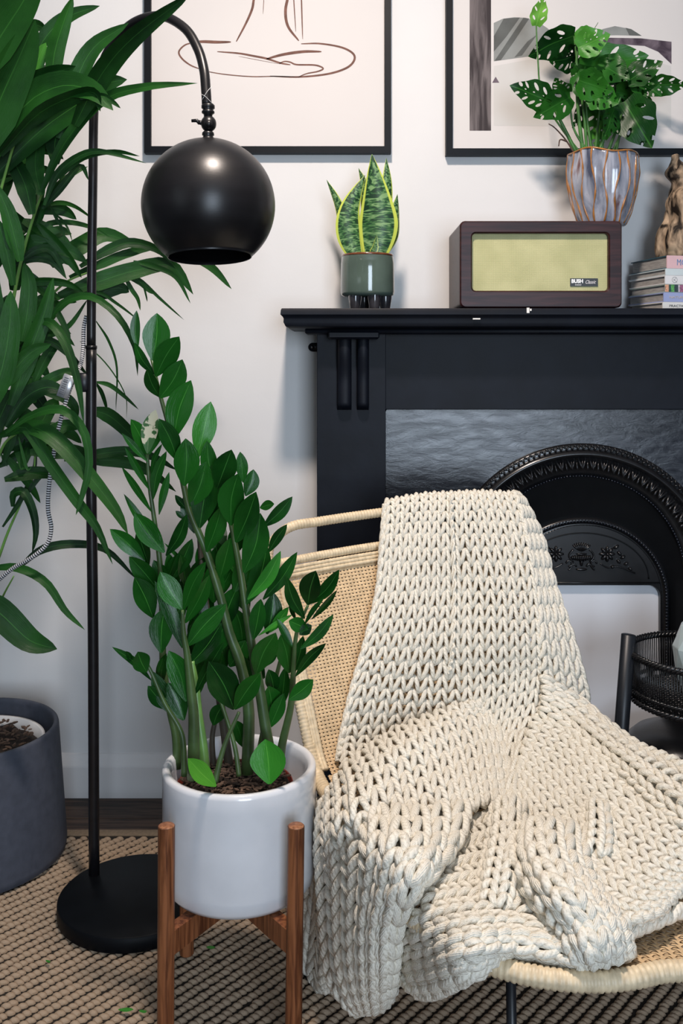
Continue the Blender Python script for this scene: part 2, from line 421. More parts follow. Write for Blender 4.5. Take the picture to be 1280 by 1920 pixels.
# twisted outer band and bead rows: too fine to pick apart
m = MB(); nb = 150
for i in range(nb):
    a = math.pi * i / (nb - 1); r = ro - (4.5 + 3.5 * (i % 2)) * px
    m.ell((cxa - r*math.cos(a), yi - .0105, cza + r*math.sin(a)), (.0030, .003, .0052), Matrix.Rotation(-(math.pi/2 - a) + (.7 if i % 2 else -.7), 3, 'Y'), 6, 4)
o = m.build('rope_band', relief_m, fp); o['kind'] = 'stuff'
m = MB()
for i in range(110):
    a = math.pi * i / 109
    m.ell((cxa - ri*math.cos(a), yi + .008, cza + ri*math.sin(a)), (.0042, .003, .0026), Matrix.Rotation(-(math.pi/2 - a), 3, 'Y'), 6, 4)
o = m.build('bead_row', iron_m, fp); o['kind'] = 'stuff'
# dark recess funnel towards the inner arch
ZH = 2.335; yh = ZH - D0; q = ZH / F
cxh, czh = X(1092, ZH), Zh(1122, ZH); rh = 163 * q; rzf = 152 / 163
m = MB(); bridge(m, arch(cxa, cza, ri - px, N), yi + .019, arch(cxh, czh, rh, N, rh * rzf), yh + .004); m.build('recess', iron_in_m, fp)
ringsweep(cxh, czh, [(rh, yh + .004), (rh - 1*q, yh - .004), (rh - 6*q, yh - .007), (rh - 10*q, yh - .004), (rh - 13*q, yh + .002), (rh - 16*q, yh - .002)], 'inner_arch_rim', relief_m, 96, rzf)
m = MB()
arcp = arch(cxh, czh, rh - 7*q, 90, (rh - 7*q) * rzf)
L = [Vector((x, yh - .007, z)) for x, z in arcp]
pth = []; acc = 0; step = .0078
for a, b in zip(L[:-1], L[1:]):
    d = (b - a).length; s0 = acc
    while s0 < d: pth.append((a + (b - a) * (s0 / d), (b - a).normalized())); s0 += step
    acc = s0 - d
for p, t in pth:
    ang = math.atan2(t.x, t.z); m.ell(p, (.0052, .003, .0024), Matrix.Rotation(ang, 3, 'Y'), 6, 4)
o = m.build('bead_row', iron_m, fp); o['kind'] = 'stuff'
# hood plate: outer arch to flat-bottomed opening
zb = Zh(1097, ZH)
ow = 145 * q; r2 = rh - 16*q
A = [(cxh - r2 * math.cos(math.pi*i/N), czh + r2 * rzf * math.sin(math.pi*i/N)) for i in range(N + 1)]
A = [(cxh - r2, 0)] + [p for p in A] + [(cxh + r2, 0)]
B = [(cxh - ow, 0)]
for i in range(N + 1):
    a = math.pi * i / N; x = cxh - ow * math.cos(a); 
    c = .028; d = ow - abs(x - cxh)
    z = zb if d > c else zb - c + math.sqrt(max(0, c*c - (c - d)**2))
    B.append((x, min(z, zb)))
B.append((cxh + ow, 0))
m = MB(); bridge(m, A, yh - .002, B, yh - .002); bridge(m, B, yh - .002, B, yh + .02); sharp(m.build('hood', relief_m, fp), 50)
# raised inner border line of the hood
def strip(pts, w_, y, name, mat): 
    m = MB(); m.tube([(x, y, z) for x, z in pts], w_, 6); return m.build(name, mat, fp)
seg = [(cxh - (r2 - 24*q) * math.cos(math.pi*(i/60)), Zh(1085, ZH) + (1085 - 999) * q * math.sin(math.pi*i/60)) for i in range(61)]
strip(seg, .0016, yh - .003, 'hood_border', iron_in_m)
strip([(cxh - ow, zb + 5*q), (cxh + ow, zb + 5*q)], .0018, yh - .003, 'hood_lip', relief_m)
# urn and flowers in relief
m = MB(); yu = yh - .004; cu = X(1089, ZH)
def zz(p): return Zh(p, ZH)
for i in range(-4, 5):
    a = i * .2
    m.ell((cu + math.sin(a)*.018, yu, zz(1031) + .008*math.cos(a)), (.0027, .008, .0120), Matrix.Rotation(a * 1.1, 3, 'Y'), 6, 6)
for i in range(-5, 6):
    m.ell((cu + i*.0046, yu, zz(1046) + .0004*abs(i)), (.0025, .0085, .0095 - .0007*abs(i)), Matrix.Rotation(-i*.1, 3, 'Y'), 6, 6)
m.ell((cu, yu, zz(1038)), (.014, .006, .0026), None, 12, 6); m.ell((cu, yu, zz(1053)), (.0045, .005, .011), None, 10, 6); m.ell((cu, yu, zz(1067)), (.014, .004, .0035), None, 12, 6)
for s in (-1, 1):
    sp = [(cu + s*(.020 + .010*math.sin(t*3.2)), yu - .001, zz(1050) + .030*t - .004) for t in [i/10 for i in range(11)]]
    m.tube(sp, .0022, 6)
    sp = [(cu + s*(.012 + .020*t), yu - .001, zz(1062) + .007*math.sin(t*5)) for t in [i/10 for i in range(11)]]
    m.tube(sp, .0020, 6)
    sp = [(cu + s*(.030 + .007*math.cos(t*5)), yu - .001, zz(1056) + .007*math.sin(t*5)) for t in [i/10 for i in range(11)]]
    m.tube(sp, .0020, 6)
m.build('urn_relief', relief_m, fp)
for s in (-1, 1):
    m = MB(); cf = Vector((cu + s*.062, yu, zz(1038)))
    for i in range(8):
        a = i * math.pi / 4; m.ell(cf + Vector((math.cos(a)*.0105, 0, math.sin(a)*.0105)), (.0046, .008, .0095), Matrix.Rotation(math.pi/2 - a, 3, 'Y'), 7, 5)
    m.ell(cf, (.004, .010, .004))
    m.build('flower_relief', relief_m, fp)
    m = MB()
    for k, (dx, pz) in enumerate(((.084, 1025), (.092, 1037), (.100, 1044), (.090, 1052), (.108, 1056), (.118, 1066), (.075, 1062))):
        m.ell((cu + s*dx, yu, zz(pz)), (.0085 - .0005*k, .007, .0040), Matrix.Rotation(s*(.9 if k % 2 else -.5), 3, 'Y'), 7, 5)
    m.tube(smoothpath([(cu + s*.045, yu, zz(1056)), (cu + s*.065, yu, zz(1064)), (cu + s*.09, yu, zz(1062)), (cu + s*.13, yu, zz(1074))], 16), .0018, 6)
    m.build('leaf_scroll_relief', relief_m, fp)
MB().box(cxh - rh, cxh + rh, yh + .012, yh + .02, 0, zb + .03).build('blanking_board', board_m, fp, False)
# little fixing lug on the wall at the pilaster
lug = thing('fixing_bracket', 'small black metal lug with a screw fixed at the left edge of the fireplace', 'bracket', (X(586, 2.395), -.004, Zh(651, 2.395)))
m = MB(); lx, lz = X(586, 2.39), Zh(651, 2.39)
m.lathe([(.0001, -.003), (.009, -.003), (.0108, -.001), (.0108, .004)], (lx, -.006, lz), 20, Matrix.Rotation(R(90), 3, 'X')); m.box(lx, pxl + .004, -.0085, -.002, lz - .0108, lz + .0108)
m.build('plate', blackmetal_m, lug)
MB().lathe([(.0001, .003), (.0030, .0022), (.0042, 0)], (lx - .001, -.0088, lz), 14, Matrix.Rotation(R(90), 3, 'X')).build('screw', M_('steel_screw', (.25, .25, .25), .3, .1, metal=1), lug)

# ---------------------------------------------------------------- framed pictures
ZF = 2.375; yf = ZF - D0
paper_m = M_('art_paper', (.67, .635, .615), .8, .012, 4); brown_m = M_('brown_ink', (.16, .075, .055), .8, .3, 60)
def picture(name, label, x0, zb_, wd, ht):
    t = thing(name, label, 'picture', (x0 + wd/2, -.01, zb_), 'framed prints above the fireplace') if 0 else thing(name, label, 'picture', (x0 + wd/2, -.01, zb_))
    b = .0165; m = MB()
    A = [(x0, zb_), (x0+wd, zb_), (x0+wd, zb_+ht), (x0, zb_+ht)]; B = [(x0+b, zb_+b), (x0+wd-b, zb_+b), (x0+wd-b, zb_+ht-b), (x0+b, zb_+ht-b)]
    for k in range(4):
        j = (k+1) % 4; mm = MB(); q4 = [A[k], A[j], B[j], B[k]]
        mm.prism(q4, yf, -.002); mm.build('frame_rail', frame_m, t, False)
    MB().box(x0+b*.8, x0+wd-b*.8, -.014, -.012, zb_+b*.8, zb_+ht-b*.8).build('print_sheet', paper_m, t, False)
    return t
pa = picture('framed_picture', 'black framed line drawing of crossed legs hanging behind the floor lamp', X(270, ZF), Zh(286.5, ZF), 463*ZF/F, .82)
pb = picture('framed_picture', 'black framed abstract print with grey arches hanging above the radio', X(836, ZF), Zh(290.5, ZF), 463*ZF/F, .82)
ZA = 2.386
def ink(pts, w_, parent, taper=True, mat=brown_m):
    p = smoothpath([V(300 + x/3.2, y/3.2, ZA) for x, y in pts], max(12, 5*len(pts))); k = len(p); vs = []
    for i, q_ in enumerate(p):
        t = (p[min(i+1, k-1)] - p[max(i-1, 0)]).normalized(); nrm = Vector((-t.z, 0, t.x)); u = i/(k-1)
        ww = 1.3 * w_ * ZA / F / 2 * ((.35 + .65*math.sin(math.pi*u)**.5) if taper else 1) 
        vs += [q_ + nrm*ww, q_ - nrm*ww]
    for v in vs: v.y = -.01425
    MB().add(vs, [(2*i, 2*i+1, 2*i+3, 2*i+2) for i in range(k-1)]).build('brush_line', mat, parent, False)
for pts, w_ in (([(540, -160), (566, -60), (560, 10), (550, 60), (515, 140), (457, 250)], 3.6), ([(800, -150), (768, -20), (752, 70), (768, 160), (832, 245)], 4.2), ([(798, -120), (802, 0), (814, 190)], 1.6), ([(846, -120), (848, 0), (855, 235)], 2.0), ([(622, -60), (622, 0), (617, 85)], 1.0),
    ([(200, 252), (265, 250), (340, 253), (425, 252)], 4.4), ([(205, 255), (150, 270), (113, 310), (130, 350), (180, 390), (240, 415)], 2.6), ([(240, 415), (310, 434), (420, 450), (560, 460), (700, 458), (830, 462)], 1.6),
    ([(846, 263), (960, 262), (1090, 285), (1160, 325), (1160, 370), (1110, 412), (1000, 445), (830, 462), (660, 457)], 3.2), ([(343, 310), (470, 320), (560, 336), (640, 352), (720, 378), (782, 389)], 3.0),
    ([(638, 354), (740, 327), (860, 310), (968, 310)], 4.2), ([(715, 380), (745, 369), (780, 373), (820, 388), (930, 391), (978, 411), (945, 429), (880, 442), (830, 462)], 2.4), ([(470, 338), (560, 355), (720, 385)], .7)):
    ink(pts, w_, pa)
# abstract print
def poly(pts, mat, dy, name):
    vs = [V(820 + x/2.7826, y/2.7826, ZA) for x, y in pts]
    for v in vs: v.y = -.0141 - dy
    r_ = delaunay_2d_cdt([Vector((v.x, v.z)) for v in vs], [], [list(range(len(vs)))], 1, 1e-6)
    MB().add([(v.x, vs[0].y, v.y) for v in r_[0]], [tuple(f) for f in r_[2]]).build(name, mat, pb, False)
bar_m = wood('printed_dark_wash', (.045, .036, .038), (.17, .145, .145), (22, 1, 2.5), .8)
gA = M_('printed_mid_grey', (.25, .26, .25), .8, .1, 25); gB = M_('printed_dark_grey', (.10, .105, .10), .8, .15, 25); gC = M_('printed_pale_wash', (.60, .58, .555), .8, .03, 8)
pu = wood('printed_purple_wash', (.05, .035, .05), (.16, .125, .15), (9, 1, 9), .8)
poly([(167, -360), (279, -360), (279, 682), (167, 682)], bar_m, .0001, 'printed_bar')
poly([(293, 120), (340, 98), (400, 90), (460, 93), (520, 112), (570, 145), (615, 185), (640, 275), (460, 297), (293, 320)], gA, .0001, 'printed_arch')
poly([(345, 97), (430, 91), (360, 190), (293, 270), (293, 190)], gB, .0002, 'printed_stripe')
poly([(448, 92), (478, 97), (400, 215), (330, 314), (297, 318)], gB, .0002, 'printed_stripe')
poly([(470, 215), (520, 180), (440, 290), (400, 300)], gB, .0002, 'printed_stripe')
poly([(293, 345), (470, 312), (640, 292), (900, 285), (1060, 300), (1150, 325), (1218, 345), (1218, 665), (293, 655)], gC, .0001, 'printed_field')
poly([(820, 187), (860, 152), (925, 136), (1000, 150), (1065, 187), (930, 184)], gA, .0001, 'printed_arch')
poly([(980, 145), (1010, 152), (1065, 187), (1000, 185)], gB, .0002, 'printed_stripe')
poly([(700, 262), (800, 215), (900, 197), (1060, 200), (1220, 218), (1220, 335), (1150, 270), (1080, 240), (980, 233), (860, 250), (780, 262)], pu, .0002, 'printed_band')
poly([(285, 432), (303, 400), (322, 432)], pu, .0003, 'printed_triangle')
# ---------------------------------------------------------------- radio
def rrect(x0, x1, z0, z1, r, n=8):
    out = []
    for cx, cz, a0 in ((x1-r, z1-r, 0), (x0+r, z1-r, 90), (x0+r, z0+r, 180), (x1-r, z0+r, 270)):
        for i in range(n+1):
            a = R(a0 + 90*i/n); out.append((cx + r*math.cos(a), cz + r*math.sin(a)))
    return out
ZR = 2.165; yr = ZR - D0; rx0, rx1 = X(862, ZR), X(1166, ZR); rz0, rz1 = SH + .002, Zh(414, ZR)
rad = thing('radio', 'dark mahogany retro radio with pale green grille standing on the mantel shelf', 'radio', ((rx0+rx1)/2, -.14, SH))
def loops(m, ls):
    k = len(ls[0][0]); vs = [(x, y, z) for L, y in ls for x, z in L]
    m.add(vs, [(j*k+i, j*k+(i+1) % k, (j+1)*k+(i+1) % k, (j+1)*k+i) for j in range(len(ls)-1) for i in range(k)])
o = .0022
gx0, gx1, gz0, gz1 = X(885, ZR), X(1141, ZR), Zh(545, ZR), Zh(437, ZR)
m = MB()
loops(m, [(rrect(rx0+.004, rx1-.004, rz0+.004, rz1-.004, .012), -.012), (rrect(rx0, rx1, rz0, rz1, .012), -.016), (rrect(rx0, rx1, rz0, rz1, .012), yr+.012),
          (rrect(rx0+.001, rx1-.001, rz0+.001, rz1-.001, .012), yr+.011)])
m.f.append(tuple(range(36)))
sharp(m.build('cabinet', radio_m, rad))
m = MB()
loops(m, [(rrect(rx0+.001, rx1-.001, rz0+.001, rz1-.001, .012), yr+.012), (rrect(rx0, rx1, rz0, rz1, .012), yr+.010), (rrect(rx0, rx1, rz0, rz1, .012), yr+.004), (rrect(rx0+.003, rx1-.003, rz0+.003, rz1-.003, .011), yr),
          (rrect(gx0-.003, gx1+.003, gz0-.003, gz1+.003, .011), yr), (rrect(gx0, gx1, gz0, gz1, .009), yr+.003), (rrect(gx0, gx1, gz0, gz1, .009), yr+.017)])
sharp(m.build('front_surround', radio_m, rad), 20)
def grille():
    t = NT('grille_cloth'); t.p.inputs['Roughness'].default_value = .9
    cx_ = t.n('ShaderNodeTexWave', Scale=150.0); t.l(t.co(), cx_.inputs['Vector']); cx_.bands_direction = 'X'
    cz_ = t.n('ShaderNodeTexWave', Scale=150.0); t.l(t.co(), cz_.inputs['Vector']); cz_.bands_direction = 'Z'
    a = t.n('ShaderNodeMath', _operation='MULTIPLY'); t.l(cx_.outputs[0], a.inputs[0]); t.l(cz_.outputs[0], a.inputs[1])
    nz = t.n('ShaderNodeTexNoise', Scale=14.0, Detail=2.0); t.l(t.co((1, 1, 1)), nz.inputs['Vector'])
    b = t.n('ShaderNodeMath', _operation='MULTIPLY_ADD'); t.l(nz.outputs[0], b.inputs[0]); b.inputs[1].default_value = .6; t.l(a.outputs[0], b.inputs[2])
    t.l(t.ramp(b.outputs[0], [(.25, (.36, .36, .17)), (1.0, (.74, .70, .40))]), t.p.inputs['Base Color']); t.bump(a.outputs[0], .5, .001); return t.m
MB().box(gx0-.001, gx1+.001, yr+.0135, yr+.016, gz0-.001, gz1+.001).build('speaker_grille', grille(), rad, False)
bd = MB().box(X(1071, ZR), X(1123, ZR), yr+.0115, yr+.0137, Zh(536, ZR), Zh(521, ZR)).build('badge', M_('badge_black', (.006, .006, .006), .4), rad, False)
white_m = M_('white_print', (.85, .85, .85), .6, .02)
def text(s, x, y, z, size, mat, parent, name='lettering', shear=0, rot=(R(90), 0, 0), off=0, sx=1, ext=.0002):
    c = bpy.data.curves.new('t', 'FONT'); c.body = s; c.size = size; c.shear = shear; c.extrude = ext; c.offset = off; c.resolution_u = 3
    ob = bpy.data.objects.new('t', c); C.objects.link(ob)
    dg = bpy.context.evaluated_depsgraph_get(); me = bpy.data.meshes.new_from_object(ob.evaluated_get(dg)); bpy.data.objects.remove(ob)
    me.transform(Matrix.Translation((x, y, z)) @ (rot if isinstance(rot, Matrix) else __import__('mathutils').Euler(rot).to_matrix().to_4x4()) @ Matrix.Diagonal((sx, 1, 1, 1)))
    me.materials.clear(); me.materials.append(mat); return link(name, me, parent)
text('BUSH', X(1073, ZR), yr+.0113, Zh(529.5, ZR), .0115, white_m, bd, off=.0006, sx=.95)
text('Classic', X(1098.5, ZR), yr+.0113, Zh(531, ZR), .0115, M_('badge_silver', (.75, .7, .7), .4), bd, shear=.45, sx=.75)
text('RADIO', X(1080, ZR), yr+.0113, Zh(534.5, ZR), .0042, white_m, bd, sx=1.1)
for x in (rx0+.03, rx1-.03):
    for y in (yr+.04, -.05): MB().lathe([(.008, 0), (.008, .004)], (x, y, SH+.0004), 14).build('foot', blackmetal_m, rad)
MB().lathe([(.0035, 0), (.0035, .006), (.002, .008)], (X(927, 2.25), -.11, rz1-.001), 12).build('aerial_tip', M_('chrome', (.6, .6, .6), .2, metal=1), rad)

# ---------------------------------------------------------------- blades and broad leaves
def blade(name, path, width, mat, parent, Z=2.0, roll=0, fold=.25, prof='palm', n=14, nx=4, twist=0, Z2=None):
    """path: photo pixels of the midrib; Z,Z2: distance from the camera at both ends; roll turns it about its rib"""
    Z2 = Z if Z2 is None else Z2; k = len(path)
    P = smoothpath([V(x, y, Z + (Z2 - Z) * i / (k-1)) for i, (x, y) in enumerate(path)], n)
    ws = width * (Z + Z2) / 2 / F / 2; vs = []; uv = []
    for i, p in enumerate(P):
        u = i / (n-1); t = (P[min(i+1, n-1)] - P[max(i-1, 0)]).normalized()
        view = (p - Vector((0, -D0, CAMH))).normalized(); s = t.cross(view)
        s = s.normalized() if s.length > 1e-4 else Vector((1, 0, 0)); nr = s.cross(t).normalized()
        a = R(roll + twist * u); s2 = s * math.cos(a) + nr * math.sin(a); n2 = nr * math.cos(a) - s * math.sin(a)
        if prof == 'palm': w_ = (min(1, .28 + 2.6*u) ** .8) * (1 - u**3.2) ** .75
        elif prof == 'snake': w_ = (.62 + .38*math.sin(math.pi*min(1, u*1.5))) * (1 - max(0, (u-.30)/.70)**1.7) if u > 9 else (.55 + .45*math.sin(math.pi/2*u/.42) if u < .42 else 1 - ((u-.42)/.58)**1.9)
        elif prof == 'zz': w_ = math.sin(math.pi * min(1, (u*.97+.03)) ** 1.15) ** .82
        elif prof == 'cut': w_ = min(1, .4 + 2*u) * (1 - .25*u)
        else: w_ = 1
        if u >= 1 and prof != 'cut': w_ = .015
        for j in range(nx+1):
            c = 2*j/nx - 1; f_ = abs(c)
            vs.append(p + s2 * (c*ws*w_) - n2 * (fold * ws * w_ * (f_ if prof != 'snake' else -f_*f_))); uv.append((j/nx, u))
    fs = [(i*(nx+1)+j, i*(nx+1)+j+1, (i+1)*(nx+1)+j+1, (i+1)*(nx+1)+j) for i in range(n-1) for j in range(nx)]
    return link(name, mesh(name, vs, fs, mat, True, uv), parent)
def stem(name, path, r0, r1, mat, parent, Z, Z2=None, n=24, sides=8):
    Z2 = Z if Z2 is None else Z2; k = len(path)
    P = smoothpath([V(x, y, Z + (Z2-Z)*i/(k-1)) for i, (x, y) in enumerate(path)], n)
    return MB().tube(P, [(r0 + (r1-r0)*i/(n-1)) * Z / F for i in range(n)], sides).build(name, mat, parent)

# ---------------------------------------------------------------- snake plant in green pot
ZS = 2.245; cxs = X(689, ZS)
greenpot_m = M_('sage_green_glaze', (.075, .105, .085), .12, .25, 12, .05, 30, coat=.6)
rimbrown_m = M_('brown_glaze_rim', (.16, .05, .02), .2, .3, 40, coat=.4)
darkglaze_m = M_('dark_glaze_feet', (.03, .028, .032), .15, .4, 30, coat=.5)
gp = thing('footed_plant_pot', 'small sage green glazed pot on stubby dark feet at left end of mantel', 'plant pot', (cxs, ZS - D0, SH))
r_ = 50 * ZS / F; zt = Zh(479, ZS); zb2 = Zh(557, ZS)
MB().lathe([(.001, zb2), (r_*.86, zb2), (r_*.98, zb2+.004), (r_*1.01, zb2+.010), (r_*1.0, zt-.02), (r_*.97, zt-.004), (r_*.95, zt), (r_*.92, zt-.003), (r_*.9, zt-.015), (.001, zt-.015)], (cxs, ZS-D0, 0), 56).build('pot_body', greenpot_m, gp)
MB().lathe([(r_*.975, zt-.0035), (r_*.965, zt+.0003), (r_*.945, zt+.0016), (r_*.915, zt-.002)], (cxs, ZS-D0, 0), 56).build('rim', rimbrown_m, gp)
for a in (225, 290, 345, 100):
    x, y = cxs + .042*math.cos(R(a)), ZS - D0 + .042*math.sin(R(a))
    MB().lathe([(.0105, SH+.0003), (.0115, SH+.004), (.0150, zb2-.006), (.0155, zb2+.002)], (x, y, 0), 18).build('foot', darkglaze_m, gp)
def snakemat():
    t = NT('snake_leaf'); t.p.inputs['Roughness'].default_value = .35
    tc = t.n('ShaderNodeTexCoord'); sp = t.n('ShaderNodeSeparateXYZ'); t.l(tc.outputs['UV'], sp.inputs[0])
    mp = t.n('ShaderNodeMapping'); mp.inputs['Scale'].default_value = (1.6, 17, 1); t.l(tc.outputs['UV'], mp.inputs[0])
    oi = t.n('ShaderNodeObjectInfo'); 
    nz = t.n('ShaderNodeTexNoise', Scale=1.7, Detail=5.0, Distortion=1.3); nz.noise_dimensions = '4D'; t.l(oi.outputs['Random'], nz.inputs['W']); t.l(mp.outputs[0], nz.inputs['Vector'])
    band = t.ramp(nz.outputs[0], [(.42, (.008, .035, .014)), (.50, (.03, .11, .03)), (.60, (.17, .30, .12))])
    u = t.n('ShaderNodeMath', _operation='SUBTRACT'); t.l(sp.outputs[0], u.inputs[0]); u.inputs[1].default_value = .5
    ua = t.n('ShaderNodeMath', _operation='ABSOLUTE'); t.l(u.outputs[0], ua.inputs[0])
    e = t.ramp(ua.outputs[0], [(.40, (0, 0, 0)), (.42, (1, 1, 1))])
    mx = t.n('ShaderNodeMix', _data_type='RGBA'); t.l(e, mx.inputs[0]); t.l(band, mx.inputs[6]); mx.inputs[7].default_value = (.50, .58, .09, 1)
    t.l(mx.outputs[2], t.p.inputs['Base Color']); return t.m
snake_m = snakemat()
sn = thing('snake_plant', 'snake plant with dark banded leaves edged in yellow, growing in the green pot', 'plant', (cxs, ZS - D0, zt - .015))
for path, w_, z, z2, rl, fo in (
   ([(702, 482), (708, 430), (706, 380), (697, 289)], 71, 2.225, 2.235, 4, .35), ([(668, 482), (655, 440), (657, 390), (684, 328)], 46, 2.235, 2.25, -8, .35),
   ([(672, 482), (648, 440), (634, 385), (612, 337)], 22, 2.27, 2.28, 25, .3), ([(712, 480), (722, 400), (726, 345), (724, 296)], 26, 2.27, 2.28, -20, .3),
   ([(716, 482), (736, 445), (741, 405), (745, 364)], 30, 2.245, 2.25, -35, .35), ([(690, 480), (686, 400), (683, 350), (672, 315)], 20, 2.28, 2.29, 15, .3), ([(693, 482), (700, 470), (703, 462), (706, 440)], 14, 2.22, 2.22, 20, .3)):
    blade('leaf', path, w_*1.04, snake_m, sn, z, rl, fo, 'snake', 22, 8, 0, z2)
MB().lathe([(.001, zt-.012), (r_*.5, zt-.011), (r_*.89, zt-.0145)], (cxs, ZS-D0, 0), 24).build('soil', soil_m, sn)

# ---------------------------------------------------------------- monstera in ribbed pot
ZM = 2.265; cxm = X(1129, ZM); zm0 = rz1 + .0006; zm1 = Zh(292, ZM)
def potm_mat():
    t = NT('blue_grey_drip_glaze'); t.p.inputs['Roughness'].default_value = .18; t.p.inputs['Coat Weight'].default_value = .6
    nz = t.n('ShaderNodeTexNoise', Scale=12.0, Detail=5.0, Distortion=.4); t.l(t.co((3, 3, .7)), nz.inputs['Vector'])
    t.l(t.ramp(nz.outputs[0], [(.32, (.06, .07, .11)), (.48, (.26, .28, .34)), (.58, (.38, .39, .45)), (.68, (.17, .09, .09))]), t.p.inputs['Base Color']); return t.m
ochre_m = M_('ochre_glaze_ridge', (.34, .14, .035), .2, .3, 50, coat=.5)
mp_ = thing('ribbed_plant_pot', 'blue-grey glazed pot with wavy ochre ridges standing on the radio', 'plant pot', (cxm, ZM-D0, zm0))
RT = 66 * ZM / F; nR = 18
def potr(u): return RT * (.62 + .40*math.sin(min(1, u*1.15)*math.pi/2)**.8 - .04*max(0, u-.75)/.25)
def rimz(a): return .004*math.sin(a*2+.6) + .003*math.sin(a*5)
m = MB(); nn = 132; rows = 24; vs = []
cM = Vector((cxm, ZM-D0, 0))
def wav(k, u): return .07*math.sin(u*8 + k*1.9) * (1-.3*u)
for j in range(rows+1):
    u = j/rows
    for i in range(nn):
        a = 2*math.pi*i/nn; ph = (a/(2*math.pi)*nR) % 1; r0 = potr(u) * (1 - .045*math.sin(math.pi*ph))
        vs.append(cM + Vector((r0*math.cos(a), r0*math.sin(a), zm0 + (zm1-zm0)*u + rimz(a)*u)))
for rr, dz in ((.94, .001), (.90, -.004), (.86, -.02), (.001, -.02)):
    for i in range(nn):
        a = 2*math.pi*i/nn; vs.append(cM + Vector((RT*rr*math.cos(a), RT*rr*math.sin(a), zm1 + rimz(a)*(rr > .5) + dz)))
tot = rows + 5
m.add(vs, [(j*nn+i, j*nn+(i+1) % nn, (j+1)*nn+(i+1) % nn, (j+1)*nn+i) for j in range(tot-1) for i in range(nn)] + [tuple(range(nn-1, -1, -1))])
m.build('pot_body', potm_mat(), mp_)
for k in range(nR):
    P = []; rd = []
    for j in range(25):
        u = .02 + .97*j/24; a = 2*math.pi*k/nR + wav(k, u); rr = potr(u) * (.992 if True else 1)
        P.append(cM + Vector((rr*math.cos(a), rr*math.sin(a), zm0 + (zm1-zm0)*u + rimz(a)*u))); rd.append(.0019 + .0006*math.sin(j*.9+k))
    MB().tube(P, rd, 6).build('ridge', ochre_m, mp_)
MB().tube([cM + Vector((potr(1)*.985*math.cos(a), potr(1)*.985*math.sin(a), zm1 + rimz(a))) for a in [2*math.pi*i/64 for i in range(64)]], .0022, 6, closed=True).build('rim', ochre_m, mp_)
MB().lathe([(.001, zm1-.016), (RT*.6, zm1-.017), (RT*.88, zm1-.019)], cM, 24).build('soil', soil_m, mp_)
mon_m = leafmat('monstera_leaf', (.004, .032, .005), (.020, .115, .012), .32, (.03, .13, .02), .02, 8)
monl_m = leafmat('young_monstera_leaf', (.08, .26, .03), (.20, .46, .07), .35, (.2, .45, .08), .02, 8)
monm_m = leafmat('fresh_monstera_leaf', (.02, .11, .012), (.06, .23, .03), .32, (.08, .25, .04), .02, 8)
mstem_m = M_('plant_stem', (.05, .16, .03), .45, .3, 30)
mo = thing('monstera_plant', 'leafy swiss cheese plant with holed leaves growing in the ribbed pot', 'plant', (cxm, ZM-D0, zm1-.018))
